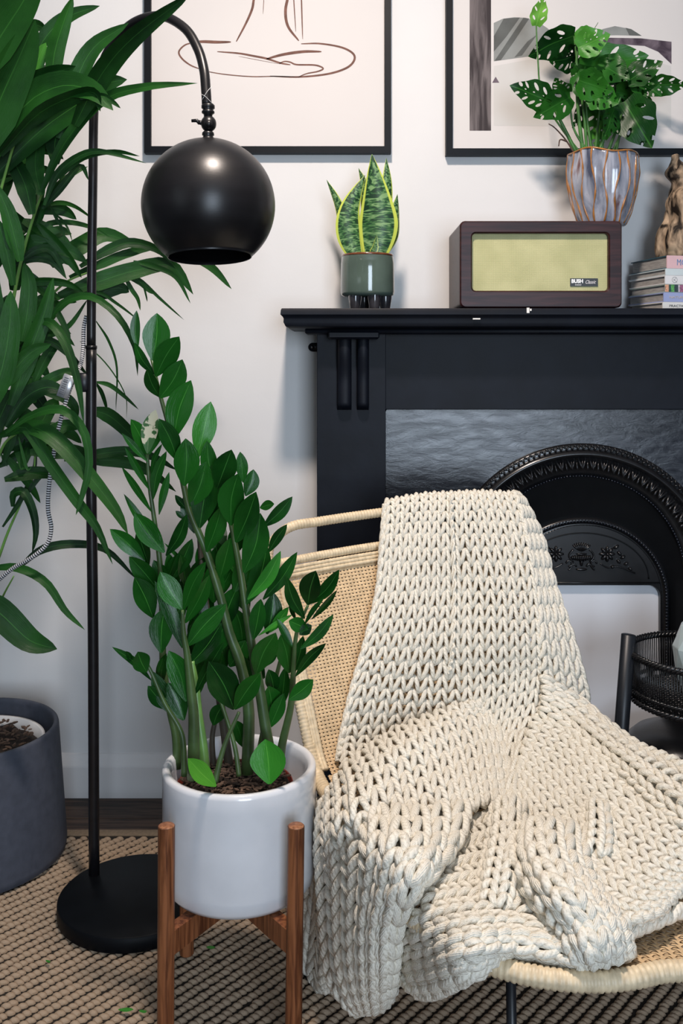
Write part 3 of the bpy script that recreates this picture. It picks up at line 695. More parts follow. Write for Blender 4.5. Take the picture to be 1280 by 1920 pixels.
def holed(name, base, tip, width, mat, parent, Z=2.26, Z2=2.22, roll=0, bend=.3, seed=0, fold=.2, curl=0):
    """heart-shaped perforated leaf cut from a triangulated outline, then bent"""
    rng = random.Random(seed); O = []; n = 40
    for i in range(n):
        t = i/n
        s = 1 if t < .5 else -1; q_ = t*2 if t < .5 else 2 - t*2       # q_: 0 base ->1 tip
        wv = (math.sin(math.pi * q_**.72) ** .8) * (1 - .25*q_) ; O.append(Vector((s*.5*wv*1.05 * (1+.05*math.sin(q_*19+seed)), q_*1.0 - .09*math.exp(-((q_-.06)/.06)**2)*(q_ > 0))))
    loops_ = [O]; holes = []
    k = rng.choice([3, 3, 4])
    for s in (-1, 1):
        for i in range(k):
            q_ = .22 + .55*i/max(1, k-1) + rng.uniform(-.03, .03); half = .5*math.sin(math.pi*q_**.72)**.8*(1-.25*q_)
            cx_ = s*half*.56; cy_ = q_ + .05; a_ = s*R(-62); la, lb = half*.27, .030 + .016*rng.random()
            holes.append([Vector((cx_ + la*math.cos(b)*s*.8 - lb*math.sin(b)*.6, cy_ + la*math.cos(b)*.6 + lb*math.sin(b)*s*.8)) for b in [2*math.pi*z_/8 for z_ in range(8)]])
            if rng.random() < .5:
                c2 = s*half*.18; holes.append([Vector((c2 + .018*math.cos(b), q_ + .05 + .026*math.sin(b))) for b in [2*math.pi*z_/6 for z_ in range(6)]])
    verts = []; faces_in = []; edges = []
    for L in [O] + holes:
        b = len(verts); verts += L; edges += [(b+i, b+(i+1) % len(L)) for i in range(len(L))]
    def inside(p, L):
        c = False
        for i in range(len(L)):
            a, b = L[i], L[i-1]
            if (a.y > p.y) != (b.y > p.y) and p.x < (b.x-a.x)*(p.y-a.y)/(b.y-a.y)+a.x: c = not c
        return c
    for gx in range(-5, 6):
        for gy in range(1, 14):
            p = Vector((gx*.09, gy*.072))
            if inside(p, O) and not any(inside(p, h) for h in holes) and min((p-v).length for v in verts[:len(O)]) > .02: verts.append(p)
    r_ = delaunay_2d_cdt(verts, edges, [], 0, 1e-7); V2, Fc = r_[0], r_[2]; keep = []
    for f in Fc:
        c = sum((V2[i] for i in f), Vector((0, 0)))/len(f)
        if inside(c, O) and not any(inside(c, h) for h in holes): keep.append(tuple(f))
    B = V(*base, Z); T = V(*tip, Z2); L_ = (T-B); ln = L_.length; t = L_/ln
    view = ((B+T)/2 - Vector((0, -D0, CAMH))).normalized(); s = t.cross(view).normalized(); nr = s.cross(t).normalized()
    a = R(roll); s, nr = s*math.cos(a)+nr*math.sin(a), nr*math.cos(a)-s*math.sin(a)
    w_ = width*Z/F; vs = []
    for v in V2:
        y = v.y
        vs.append(B + t*(ln*y) + s*(v.x*w_) - nr*(bend*ln*(y*y-y)*1.0*-1) - nr*(fold*w_*abs(v.x)) + nr*(.03*w_*math.sin(y*9+seed+v.x*5)) + Vector((0, 0, curl*ln*v.x*v.x)))
    return link(name, mesh(name, vs, keep, mat, True, [(v.x+.5, v.y) for v in V2]), parent)
ML = [((1005, 48), (1019, -8), 26, 1, 0, .1), ((1076, 66), (990, 106), 50, 0, 20, -.5), ((1083, 90), (1144, 64), 46, 1, 10, .2), ((1082, 104), (1030, 116), 44, 0, 25, .3), ((1088, 132), (1216, 104), 62, 0, 12, .35),
      ((1176, 152), (1243, 116), 42, 0, 25, .2), ((1218, 158), (1290, 158), 34, 0, -20, .3), ((1033, 192), (955, 160), 46, 0, -15, .3), ((1068, 182), (1000, 220), 46, 0, 10, .2), ((1124, 205), (1121, 278), 52, 1, 0, .15),
      ((1170, 190), (1222, 278), 68, 0, 0, .3), ((1178, 232), (1219, 276), 46, 0, 30, .2), ((1150, 163), (1196, 166), 44, 0, 0, .2), ((1085, 150), (1148, 172), 50, 0, -10, .2), ((1098, 168), (1136, 218), 44, 0, 20, .2),
      ((1155, 172), (1222, 188), 44, 0, -15, .2), ((1062, 172), (1040, 146), 32, 0, 35, .2), ((1140, 196), (1170, 240), 44, 0, 10, .2), ((1120, 120), (1180, 150), 50, 0, 25, .2), ((1078, 72), (1118, 62), 34, 1, 40, .2), ((1095, 190), (1072, 240), 26, 0, 40, .2), ((1150, 205), (1130, 262), 34, 0, 35, .2), ((1110, 150), (1070, 118), 40, 0, 30, .2), ((1130, 150), (1160, 112), 46, 0, -20, .2), ((1105, 175), (1160, 195), 46, 0, 15, .2), ((1165, 170), (1205, 215), 44, 0, 20, .2), ((1080, 140), (1120, 190), 40, 0, 0, .2), ((1190, 150), (1240, 180), 40, 0, 20, .2), ((1095, 120), (1135, 96), 40, 0, 30, .2)]
for i, (b, t, w_, yg, rl, bd_) in enumerate(ML):
    zc = 2.25 + .05*math.sin(i*2.3); holed('leaf', b, t, w_*1.3, monl_m if i == 0 else monm_m if yg else mon_m, mo, zc, zc - .03, rl, bd_*.5, i+3)
for pth_, r0 in (([(1082, 290), (1062, 250), (1033, 192)], 4.2), ([(1093, 290), (1084, 212), (1080, 130), (1083, 92)], 4.0), ([(1100, 290), (1095, 220), (1085, 150), (1076, 68)], 3), ([(1137, 290), (1158, 235), (1172, 192)], 3.4), ([(1153, 290), (1163, 250), (1178, 232)], 3), ([(1120, 290), (1140, 240), (1176, 152)], 3),
    ([(1090, 290), (1052, 240), (1016, 180), (1008, 110), (1005, 48)], 2.2), ([(1110, 290), (1100, 220), (1098, 168)], 3), ([(1127, 290), (1135, 220), (1150, 163)], 3), ([(1115, 290), (1120, 240), (1124, 205)], 3), ([(1145, 290), (1180, 220), (1218, 158)], 2.5), ([(1105, 290), (1075, 240), (1068, 182)], 2.6), ([(1100, 110), (1112, 60), (1121, 42)], .8)):
    stem('stem', pth_, r0, r0*.6, mstem_m, mo, 2.265, 2.25, 18, 7)
for pth_ in ([(1078, 290), (1060, 262), (1040, 240), (1028, 232)], [(1062, 265), (1050, 262), (1047, 274)]): stem('aerial_root', pth_, 1.8, 1.0, M_('aerial_root', (.06, .03, .02), .7, .3), mo, 2.25, 2.25, 12, 6)

# ---------------------------------------------------------------- books and driftwood
bkg = 'books stacked at the right end of the mantel'
page_m = M_('page_edges', (.36, .34, .32), .8, .25, 40, .5, 600, co=(1, 1, 8))
Mb = Matrix.Translation((X(1250, 2.2), 2.2 - D0 + .003, 0)) @ Matrix.Rotation(R(12), 4, 'Z')
books = [('bottom', 14, (.72, .71, .68), -8, 'PRACTICAL', 'white paperback at the bottom of the book stack, black lettering', 0, .15),
         ('blue', 31, (.33, .38, .62), -6, 'NATURE', 'thick periwinkle blue book lying second from the bottom of the stack', .004, .162),
         ('photo', 27, (.35, .42, .38), -3, '', 'book with colourful leafy photo spine in the middle of the stack', .001, .16),
         ('circle', 25, (.74, .73, .73), -3, '', 'white book with thin circle emblem on its spine', .003, .165),
         ('mint', 19, (.60, .67, .68), -2, '', 'slim pale mint book lying directly under the pink one', .007, .17),
         ('pink', 36, (.72, .47, .49), 1, 'M', 'pink-spined book with teal cover topping the stack on the mantel', .010, .165)]
ztops = [566, 548, 532.5, 516, 503, 478.5]; prevz = SH
for (nm, _, col, dx, tx, lab, off_, dp), ztp in zip(books, ztops):
    z1 = Zh(ztp, 2.2); b = thing('book', lab, 'book', tuple(Mb @ Vector((.09, .08, prevz))), bkg)
    cov = M_('cover_' + nm, col, .45, .03); top_m = M_('cover_teal', (.03, .09, .12), .45, .1) if nm == 'pink' else cov
    x0 = dx * .0012; z0 = prevz + .0004; t_ = .0022; wdt = .24
    MB().box(x0, x0+wdt, 0, .003, z0, z1, Mb).build('spine', cov, b, False)
    MB().box(x0, x0+wdt, .002, dp, z0, z0+t_, Mb).box(x0, x0+wdt, .002, dp, z1-t_, z1, Mb).build('cover', top_m, b, False)
    MB().box(x0+.003, x0+wdt-.003, .003, dp-.004, z0+t_, z1-t_, Mb).build('page_block', page_m, b, False)
    zc = (z0+z1)/2
    def spt(s, lx, size, mat, **k):
        M4 = Mb @ Matrix.Translation((x0+lx, -.0003, zc - size*.36)) @ Matrix.Rotation(R(90), 4, 'X')
        text(s, 0, 0, 0, size, mat, b, rot=M4, **k)
    if tx == 'M': spt('MODERN', .024, .020, M_('blue_print', (.12, .25, .45), .5), sx=.8)
    if tx == 'PRACTICAL': spt(tx, .016, .0075, M_('dark_print', (.05, .05, .05), .5), sx=1.3)
    if nm == 'blue': spt(tx, .014, .008, M_('gold_print', (.55, .45, .35), .5), sx=1.3)
    if nm == 'circle':
        m = MB(); m.tube([Mb @ Vector((x0+.024+.0065*math.cos(a), -.0002, zc+.0065*math.sin(a))) for a in [2*math.pi*i/24 for i in range(24)]], .0004, 5, closed=True)
        m.tube([Mb @ Vector((x0+.0205, -.0002, zc+.002)), Mb @ Vector((x0+.0295, -.0002, zc-.0055))], .0004, 5); m.tube([Mb @ Vector((x0+.021, -.0002, zc-.002)), Mb @ Vector((x0+.027, -.0002, zc+.004))], .0004, 5)
        m.build('emblem', M_('grey_line', (.2, .2, .2), .6), b)
    if nm == 'photo':
        cs = [(.62, .32, .2), (.03, .08, .07), (.10, .35, .10), (.03, .05, .06), (.5, .45, .5), (.30, .12, .2), (.03, .2, .1)]; xx = x0
        for k, (cw, c_) in enumerate(zip((.009, .006, .008, .010, .004, .02, .18), cs)):
            MB().box(xx, min(xx+cw, x0+wdt), -.0004, 0, z0+.001, z1-.001, Mb).build('spine_picture', M_('spine_print', c_, .5, .5, 300), b, False); xx += cw
    prevz = z1
dz0 = prevz + .0003
# driftwood: twisted upright piece, its top a curled horn
Zd = 2.28
dw = []
outl = [(478, 1240, 1330), (455, 1237, 1332), (430, 1236, 1334), (410, 1243, 1336), (390, 1250, 1334), (365, 1256, 1325), (350, 1257, 1312), (335, 1250, 1306), (322, 1247, 1296), (310, 1253, 1284), (300, 1259, 1275), (292, 1260, 1273), (289, 1264, 1270)]
m = MB(); n = 40; vs = []; rows = 110
ctl = [Vector((a, b, c)) for a, b, c in outl]
for j in range(rows+1):
    q_ = cr(ctl, (len(ctl)-1)*j/rows); xc = (q_.y+q_.z)/2; rx = (q_.z-q_.y)/2*Zd/F; c = V(xc, q_.x, Zd)
    if j == 0: c.z = dz0
    for i in range(n):
        a = 2*math.pi*i/n; p = Vector((math.cos(a), math.sin(a), 0))
        f_ = 1 + .10*math.sin(3*a + j*.05) + .05*math.sin(7*a - j*.07) + .30*noise.noise(Vector((p.x*1.6, p.y*1.6, j*.06))) + .10*noise.noise(Vector((p.x*6, p.y*6, j*.09)))
        vs.append(c + Vector((rx*math.cos(a)*f_, min(rx, .045)*1.0*math.sin(a)*f_, 0)))
m.add(vs, [(j*n+i, j*n+(i+1) % n, (j+1)*n+(i+1) % n, (j+1)*n+i) for j in range(rows) for i in range(n)] + [tuple(range(n-1, -1, -1)), tuple(range(rows*n, rows*n+n))])
do = tag(m.build('driftwood', drift_m), 'weathered brown driftwood piece standing upright on top of the books', 'ornament')
# ---------------------------------------------------------------- floor lamp
lz = thing('floor_lamp', 'black arc floor lamp with globe shade and round base beside the palm', 'lamp', (-.402, 1.885 - D0, .011))
bc = Vector((-.402, 1.885 - D0, 0)); rb = .1505; zf0 = .0105; zt_ = .040
MB().lathe([(rb-.002, zf0), (rb, zf0+.002), (rb, zt_-.003), (rb-.003, zt_), (.001, zt_)], bc, 80).build('base', base_m, lz)
pz = 1.952
def lp(px, py, Z=pz): return V(px, py, Z)
zsl = Zh(651, pz)
foot = lp(176.5, 1640); foot.z = .038
m = MB(); P = [foot, lp(174.5, 1200), lp(171, 900), lp(171, 652)]; m.tube(smoothpath(P, 24), .0108, 20); lowp = m.build('lower_pole', lamp_m, lz)
MB().tube([lp(171, 654), lp(171, 648)], .0118, 20).build('collar', lamp_m, lz)
shc = V(391, 385, 1.79)
arcP = [lp(171, 650), lp(172, 500), lp(174, 350), lp(176, 210, 1.95), lp(183, 150, 1.945), lp(205, 92, 1.93), lp(247, 45, 1.90), lp(300, 30, 1.865), lp(345, 52, 1.835), lp(370, 90, 1.815), lp(382, 130, 1.80), lp(386, 170, 1.793), lp(387.5, 196, 1.79)]
MB().tube(smoothpath(arcP, 90), .0092, 20).build('arc_pole', lamp_m, lz)
jx = V(390, 235, 1.79)
def jz(p): return V(390, p, 1.79).z
k = 1.79 / F
MB().lathe([(.001, jz(194)), (10*k, jz(195)), (12.5*k, jz(198)), (12.5*k, jz(203)), (9*k, jz(206)), (12*k, jz(209)), (12*k, jz(212)), (8*k, jz(215)), (8*k, jz(222)), (.001, jz(222))][::-1], (jx.x, jx.y, 0), 28).build('upper_ferrule', lamp_m, lz)
m = MB(); m.ell(V(391, 232, 1.79), (14.5*k, 14.5*k, 15.5*k), None, 28, 16); m.ell(V(391, 232, 1.779), (7*k, 6*k, 7*k), None, 16, 8); m.build('swivel_ball', lamp_m, lz)
m = MB(); m.tube([V(380, 231, 1.79), V(372, 229, 1.79)], .0042, 12); m.tube([V(374, 232, 1.79), V(369, 226, 1.79), V(359, 226.5, 1.79)], [.003, .0036, .003], 10); m.build('thumb_screw', lamp_m, lz)
MB().lathe([(8*k, jz(246)), (11*k, jz(249)), (11.5*k, jz(253)), (9*k, jz(256)), (11.5*k, jz(259)), (11.5*k, jz(264)), (9*k, jz(268))][::-1], (jx.x, jx.y, 0), 28).build('lower_ferrule', lamp_m, lz)
# globe shade, open below, tipped a little
rs = 124.5 * k; prof = []
for i in range(40):
    a = R(2 + (142-2) * i / 39) 
    prof.append((rs*math.sin(a), rs*math.cos(a)*1.0))
prof.append((prof[-1][0]+.0012, prof[-1][1]-.001)); 
inner = [((rs-.0025)*math.sin(R(142 - 138*i/30)), (rs-.0025)*math.cos(R(142 - 138*i/30))) for i in range(31)]
Mt = Matrix.Rotation(R(-4.5), 3, 'X') @ Matrix.Rotation(R(-2), 3, 'Y')
m = MB(); m.lathe((prof + inner)[::-1], (0, 0, 0), 96); m.v = [Mt @ v + shc for v in m.v]; m.f = [f for f in m.f if len(f) == 4]
shade = m.build('lamp_shade', lamp_m, lz)
m = MB(); m.lathe([(.018, .06), (.018, .09), (.008, rs-.004)], (0, 0, 0), 20); m.v = [Mt @ v + shc for v in m.v]; m.build('bulb_holder', blackmetal_m, lz)
m = MB(); m.ell((0, 0, .035), (.028, .028, .034), None, 20, 12); m.v = [Mt @ v + shc for v in m.v]; m.build('bulb', M_('frosted_bulb', (.5, .5, .48), .4, .02), lz)
m = MB(); thr = M_('nylon_thread', (.6, .6, .6), .4)
m.tube(smoothpath([V(376, 176, 1.782), V(385, 181, 1.779), V(397, 193, 1.785)], 8), .0004, 5); m.tube(smoothpath([V(397, 162, 1.785), V(388, 172, 1.779), V(379, 187, 1.782)], 8), .0004, 5); m.build('cable_tie', thr, lz)
# foot switch box on the pole and the braided flex
m = MB(); m.bbox(X(146, 1.95), X(166, 1.95), 1.938-D0, 1.966-D0, Zh(735, 1.95), Zh(699, 1.95), .004); m.build('switch_box', blackmetal_m, lz)
def flexmat():
    t = NT('braided_flex'); t.p.inputs['Roughness'].default_value = .8
    tc = t.n('ShaderNodeTexCoord'); sp = t.n('ShaderNodeSeparateXYZ'); t.l(tc.outputs['UV'], sp.inputs[0])
    m_ = t.n('ShaderNodeMath', _operation='MULTIPLY'); t.l(sp.outputs[1], m_.inputs[0]); m_.inputs[1].default_value = 210.0
    f = t.n('ShaderNodeMath', _operation='FRACT'); t.l(m_.outputs[0], f.inputs[0])
    t.l(t.ramp(f.outputs[0], [(.45, (.015, .015, .02)), (.55, (.62, .62, .64))]), t.p.inputs['Base Color']); return t.m
flex = [(162, 592, 1.97), (157, 615, 1.97), (156, 650, 1.965), (152, 680, 1.95), (143, 700, 1.93), (131, 730, 1.92), (120, 765, 1.915), (107, 815, 1.91), (99, 860, 1.91), (92, 910, 1.91), (90, 955, 1.91), (96, 990, 1.91), (88, 1020, 1.91), (60, 1045, 1.91), (25, 1065, 1.92), (-5, 1090, 1.93), (-60, 1140, 1.97), (-90, 1250, 2.32), (-100, 1460, 2.37)]
cb = thing('power_cord', 'black and white braided flex drooping from the lamp pole past the palm', 'cord', tuple(V(150, 690, 1.95)))
MB().tube(smoothpath([V(x, y, z) for x, y, z in flex], 160), .0042, 10).build('flex', flexmat(), cb, True, True)
tgm = Matrix.Translation(V(124, 724, 1.912)) @ Matrix.Rotation(R(20), 4, 'Y')
sil = M_('silver_label', (.55, .57, .60), .25, .2, 60, metal=.6)
t_ = MB().bbox(-.0115, .0115, -.0035, .0035, -.024, .023, .001, tgm).build('tag', sil, cb)
m = MB()
for i in range(9): m.box(-.008, .001, -.0041, -.0036, -.018+i*.0042, -.018+i*.0042+(.0012 if i % 3 else .0022), tgm)
m.box(.003, .0034, -.0041, -.0036, -.022, .02, tgm); o = m.build('tag_print', M_('tag_ink', (.08, .08, .09), .6), t_, False); o['kind'] = 'stuff'

# ---------------------------------------------------------------- grey pot with palm
gpX, gpY = -.812, 2.088 - D0
gq = thing('large_plant_pot', 'large smooth grey pot standing on the floor at the left edge', 'plant pot', (gpX, gpY, .011))
zr = Zh(1365, 2.088)
MB().lathe([(.001, .0112), (.200, .0112), (.2065, .016), (.2075, .03), (.190, zr-.006), (.1885, zr-.001), (.186, zr+.0015), (.181, zr+.0015), (.1785, zr-.002), (.178, zr-.01), (.186, .1), (.001, .1)], (gpX, gpY, 0), 96).build('pot_body', greypot_m, gq)
npot = thing('nursery_pot', 'white plastic inner pot seen inside the large grey pot', 'plant pot', (gpX, gpY, .102))
MB().lathe([(.13, .102), (.155, zr-.038), (.160, zr-.034), (.160, zr-.030), (.152, zr-.030), (.148, zr-.06), (.12, .13)], (gpX, gpY, 0), 64).build('rim_and_wall', whiteplastic_m, npot)
pal = thing('palm_plant', 'tall kentia palm with long arching dark green fronds at the left edge', 'plant', (gpX, gpY, zr-.06))
m = MB(); vs = []; nn = 40
for j in range(14):
    for i in range(nn):
        a = 2*math.pi*i/nn; rr = .147*j/13; p = Vector((gpX+rr*math.cos(a), gpY+rr*math.sin(a), zr-.05)); p.z += .016*noise.noise(p*45) + .01*noise.noise(p*110); vs.append(p)
m.add(vs, [(j*nn+i, j*nn+(i+1) % nn, (j+1)*nn+(i+1) % nn, (j+1)*nn+i) for j in range(13) for i in range(nn)]); m.build('soil', soil_m, pal)
def chips(name, cx, cy, z, r, n, parent, seed, size=.006, bias=None):
    rng = random.Random(seed); m = MB()
    for i in range(n):
        rr = r*math.sqrt(rng.random()); a = rng.random()*6.28
        M3 = Matrix.Rotation(rng.random()*6, 3, 'Z') @ Matrix.Rotation(rng.uniform(-.7, .7), 3, 'X'); s = size*rng.uniform(.5, 1.4)
        m.ell((cx+rr*math.cos(a), cy+rr*math.sin(a), z+rng.uniform(0, .006)), (s*1.5, s*.55, s*.4), M3, 5, 3)
    o = m.build(name, bark_m, parent, False); o['kind'] = 'stuff'
chips('bark_chips', gpX, gpY, zr-.037, .142, 260, pal, 5)
palm_m = leafmat('palm_leaflet', (.003, .022, .004), (.012, .068, .009), .36, (.03, .13, .02), .02, 16)
palmy_m = leafmat('young_palm_leaflet', (.025, .13, .012), (.06, .22, .025), .4, (.06, .2, .03), .02, 16)
rach_m = M_('palm_rachis', (.16, .34, .07), .4, .2, 20)
PL = [  # path px, width px, Z start, Z end, roll, material
 ([(-60, 170), (0, 70), (45, 0), (80, -70)], 78, 1.72, 1.66, 15, 0), ([(-40, 300), (-5, 200), (35, 110), (66, 38)], 84, 1.76, 1.70, -10, 0), ([(60, 110), (95, 58), (135, 28), (187, 11)], 30, 1.80, 1.80, 20, 0),
 ([(95, 170), (102, 100), (118, 45), (137, -6)], 36, 1.78, 1.78, -20, 0), ([(20, 196), (50, 150), (72, 110), (86, 80)], 34, 1.79, 1.79, 0, 1), ([(112, 260), (140, 160), (175, 90), (241, 43)], 40, 1.84, 1.82, 10, 0),
 ([(140, 235), (190, 140), (250, 70), (360, -14)], 44, 1.80, 1.72, -12, 0), ([(78, 360), (120, 270), (190, 190), (270, 164), (370, 156)], 24, 1.84, 1.76, 25, 0), ([(-40, 330), (40, 205), (110, 162), (170, 170), (212, 207)], 60, 1.78, 1.74, 18, 0),
 ([(-40, 290), (30, 180), (90, 142), (142, 124)], 46, 1.77, 1.77, -15, 0), ([(-30, 350), (70, 250), (150, 192), (198, 158), (238, 149)], 50, 1.82, 1.82, 12, 0), ([(0, 290), (70, 215), (140, 180), (178, 175), (188, 209)], 34, 1.76, 1.74, -30, 0),
 ([(150, 185), (190, 180), (210, 190), (226, 203)], 12, 1.75, 1.74, 0, 0), ([(77, 366), (66, 310), (74, 255), (92, 215)], 34, 1.84, 1.86, 5, 0), ([(103, 308), (104, 260), (122, 215), (155, 175)], 40, 1.84, 1.86, -12, 0), ([(60, 402), (48, 350), (30, 310), (15, 280)], 36, 1.84, 1.84, 10, 0),
 ([(38, 490), (26, 440), (12, 390), (-12, 340)], 34, 1.83, 1.80, -8, 0), ([(25, 535), (14, 480), (0, 430), (-20, 400)], 26, 1.83, 1.80, 8, 0), ([(83, 385), (105, 330), (145, 295), (190, 284), (274, 306)], 15, 1.84, 1.82, 10, 0), ([(110, 335), (155, 296), (215, 284), (262, 293)], 11, 1.84, 1.82, -15, 0),
 ([(80, 392), (112, 355), (150, 312), (166, 338)], 14, 1.86, 1.9, 10, 0), ([(70, 420), (95, 365), (130, 330), (165, 312)], 14, 1.88, 1.95, 10, 0), ([(78, 388), (112, 380), (142, 388), (176, 412)], 9, 1.95, 2.05, 0, 0), ([(55, 442), (90, 420), (130, 417), (170, 426), (208, 446)], 11, 1.99, 2.06, 5, 0),
 ([(92, 382), (106, 410), (118, 432), (122, 458)], 6, 1.95, 1.95, 0, 0), ([(98, 398), (116, 412), (128, 430), (136, 454)], 4.5, 1.95, 1.95, 0, 0),
 ([(95, 498), (150, 462), (200, 440), (265, 466)], 34, 2.03, 2.12, 8, 2), ([(150, 500), (200, 470), (245, 455), (295, 468), (330, 500)], 20, 2.05, 2.12, 5, 0), ([(130, 520), (190, 495), (240, 475), (300, 465), (345, 520)], 18, 2.1, 2.15, 5, 0), ([(110, 555), (180, 530), (250, 508), (320, 498), (362, 552)], 36, 2.06, 2.14, 10, 0),
 ([(290, 462), (340, 470), (395, 500), (434, 542)], 20, 2.12, 2.15, 0, 0), ([(250, 490), (290, 500), (330, 520), (357, 569)], 11, 2.1, 2.12, 0, 0), ([(230, 510), (245, 540), (258, 560), (263, 582)], 9, 2.1, 2.12, 0, 0), ([(235, 518), (262, 530), (280, 545), (295, 552)], 10, 2.1, 2.12, 0, 0), ([(255, 520), (268, 535), (274, 555), (276, 566)], 4, 2.1, 2.12, 0, 0),
 ([(170, 560), (200, 545), (225, 540), (242, 548)], 30, 2.1, 2.12, 0, 2), ([(180, 520), (220, 505), (262, 525), (300, 560), (345, 600)], 8, 2.1, 2.14, 0, 0),
 ([(38, 490), (70, 468), (98, 472), (124, 520)], 16, 1.95, 1.98, 10, 0), ([(15, 505), (55, 487), (95, 492), (126, 524)], 13, 1.95, 1.98, 10, 0), ([(85, 610), (120, 567), (170, 556), (220, 592), (252, 650), (258, 705)], 15, 1.90, 1.86, 12, 0), ([(120, 560), (180, 548), (220, 570), (262, 602)], 7, 2.05, 2.1, 0, 0),
 ([(180, 602), (204, 640), (219, 690), (217, 772)], 5, 2.0, 2.05, 0, 0), ([(150, 640), (186, 668), (216, 705), (236, 745), (237, 785)], 2.6, 2.05, 2.08, 0, 0), ([(178, 716), (205, 722), (232, 742), (260, 768)], 9, 2.02, 2.05, 0, 0), ([(180, 718), (190, 735), (197, 755), (201, 772)], 8, 2.02, 2.05, 0, 0),
 ([(-30, 790), (4, 690), (18, 610), (20, 545)], 50, 1.78, 1.78, 5, 0), ([(20, 760), (52, 670), (82, 590), (100, 520)], 36, 1.86, 1.88, -12, 0), ([(40, 640), (52, 580), (54, 530), (45, 492)], 34, 1.92, 1.92, 5, 0), ([(60, 606), (95, 606), (125, 650), (146, 720), (157, 795)], 19, 1.88, 1.84, 10, 0),
 ([(-30, 750), (20, 700), (60, 660), (96, 645)], 34, 1.82, 1.84, -10, 0), ([(10, 800), (45, 748), (88, 726), (128, 738)], 36, 1.93, 1.95, 10, 0), ([(80, 735), (115, 742), (138, 760), (145, 785)], 22, 1.98, 2.0, 0, 0), ([(60, 640), (95, 640), (130, 665), (165, 705)], 16, 1.98, 2.02, 0, 0), ([(50, 650), (90, 630), (130, 610), (165, 560)], 12, 2.0, 2.0, 0, 0), ([(90, 560), (110, 590), (125, 620), (132, 640)], 12, 1.95, 1.95, 0, 0),
 ([(5, 815), (55, 800), (105, 825), (165, 890), (215, 955), (240, 1002)], 34, 1.90, 1.85, 12, 0), ([(0, 818), (48, 802), (95, 870), (145, 940), (182, 990), (211, 1058)], 24, 1.89, 1.86, -10, 0), ([(10, 812), (60, 778), (115, 768), (155, 805), (167, 870), (152, 935), (142, 966)], 18, 1.88, 1.85, 10, 0), ([(168, 768), (205, 780), (245, 815), (282, 858)], 28, 2.02, 2.08, 0, 0),
 ([(120, 862), (180, 852), (240, 846), (290, 858), (332, 882)], 20, 2.02, 2.08, 8, 0), ([(130, 862), (190, 862), (250, 870), (290, 890), (330, 922)], 24, 2.03, 2.08, -8, 0), ([(5, 988), (40, 935), (64, 880), (66, 830)], 10, 2.0, 2.02, 0, 0), ([(45, 935), (65, 905), (85, 885), (100, 878)], 10, 2.0, 2.02, 0, 0),
 ([(24, 950), (26, 926), (45, 924), (62, 960), (67, 1000), (60, 1038)], 18, 1.97, 1.96, 15, 0), ([(38, 1062), (80, 1030), (140, 1020), (200, 1032), (258, 1088)], 17, 2.0, 2.06, 5, 0), ([(-30, 1068), (30, 1064), (85, 1092), (122, 1145), (159, 1181)], 17, 1.94, 1.92, 5, 0), ([(-60, 1110), (0, 1150), (55, 1200), (107, 1217)], 56, 1.88, 1.88, 0, 0),
 ([(5, 870), (20, 830), (30, 800), (50, 770)], 16, 1.95, 1.95, 0, 0), ([(0, 600), (-10, 560), (-20, 500), (-40, 450)], 30, 1.9, 1.9, 0, 0), ([(-20, 870), (-10, 810), (10, 760), (30, 720)], 26, 1.9, 1.9, 0, 0), ([(35, 820), (45, 860), (52, 880), (60, 874)], 6, 1.95, 1.95, 0, 0), ([(2, 850), (6, 860), (10, 868), (14, 875)], 5, 1.95, 1.95, 0, 0)]
rng = random.Random(11)
for i in range(66):       # the dense heart of the plant, behind the leaflets that read singly
    x, y = rng.uniform(-20, 70), rng.uniform(380, 900) if i > 15 else rng.uniform(60, 420); a = R(rng.uniform(-100, -20) if i % 3 else rng.uniform(-20, 60)); L_ = rng.uniform(80, 140)
    PL.append(([(x, y), (x+L_*.4*math.cos(a), y+L_*.4*math.sin(a)), (x+L_*.75*math.cos(a), y+L_*.7*math.sin(a)+8), (x+L_*math.cos(a), y+L_*.85*math.sin(a)+26)], rng.uniform(16, 32), 1.98, 2.02, rng.uniform(-30, 30), 0))
for pth_, w_, z1, z2, rl, mt in PL:
    blade('leaflet', pth_, w_, palmy_m if mt == 1 else palm_m, pal, z1, rl, .22, 'palm', 16, 4, 0, z2)
gx, gz = 640 + gpX*F/2.088, HY + (CAMH - zr + .05)*F/2.088
for pth_, r0, r1, z1, z2 in (([(gx, gz), (gx+20, 1100), (-10, 800), (28, 545), (65, 400), (112, 288)], 9, 2.6, 2.08, 1.85), ([(gx+10, gz), (-40, 1230), (0, 1130), (26, 1080)], 6, 2, 2.08, 1.97), ([(gx+20, gz), (-30, 1150), (5, 1025), (36, 950), (62, 890), (66, 830)], 6, 2.0, 2.08, 1.99),
      ([(gx, gz), (-30, 1000), (8, 790), (44, 692), (80, 610)], 8, 2.5, 2.08, 1.93), ([(gx-10, gz), (-60, 900), (-30, 500), (60, 150)], 9, 3, 2.08, 1.76), ([(gx+5, gz), (-20, 900), (40, 640), (110, 540), (180, 505)], 8, 2.5, 2.08, 2.06), ([(gx+5, gz), (-30, 1000), (0, 850), (40, 805)], 7, 3, 2.08, 1.9)):
    stem('rachis', pth_, r0*.6, r1*.6, rach_m, pal, z1, z2, 40)

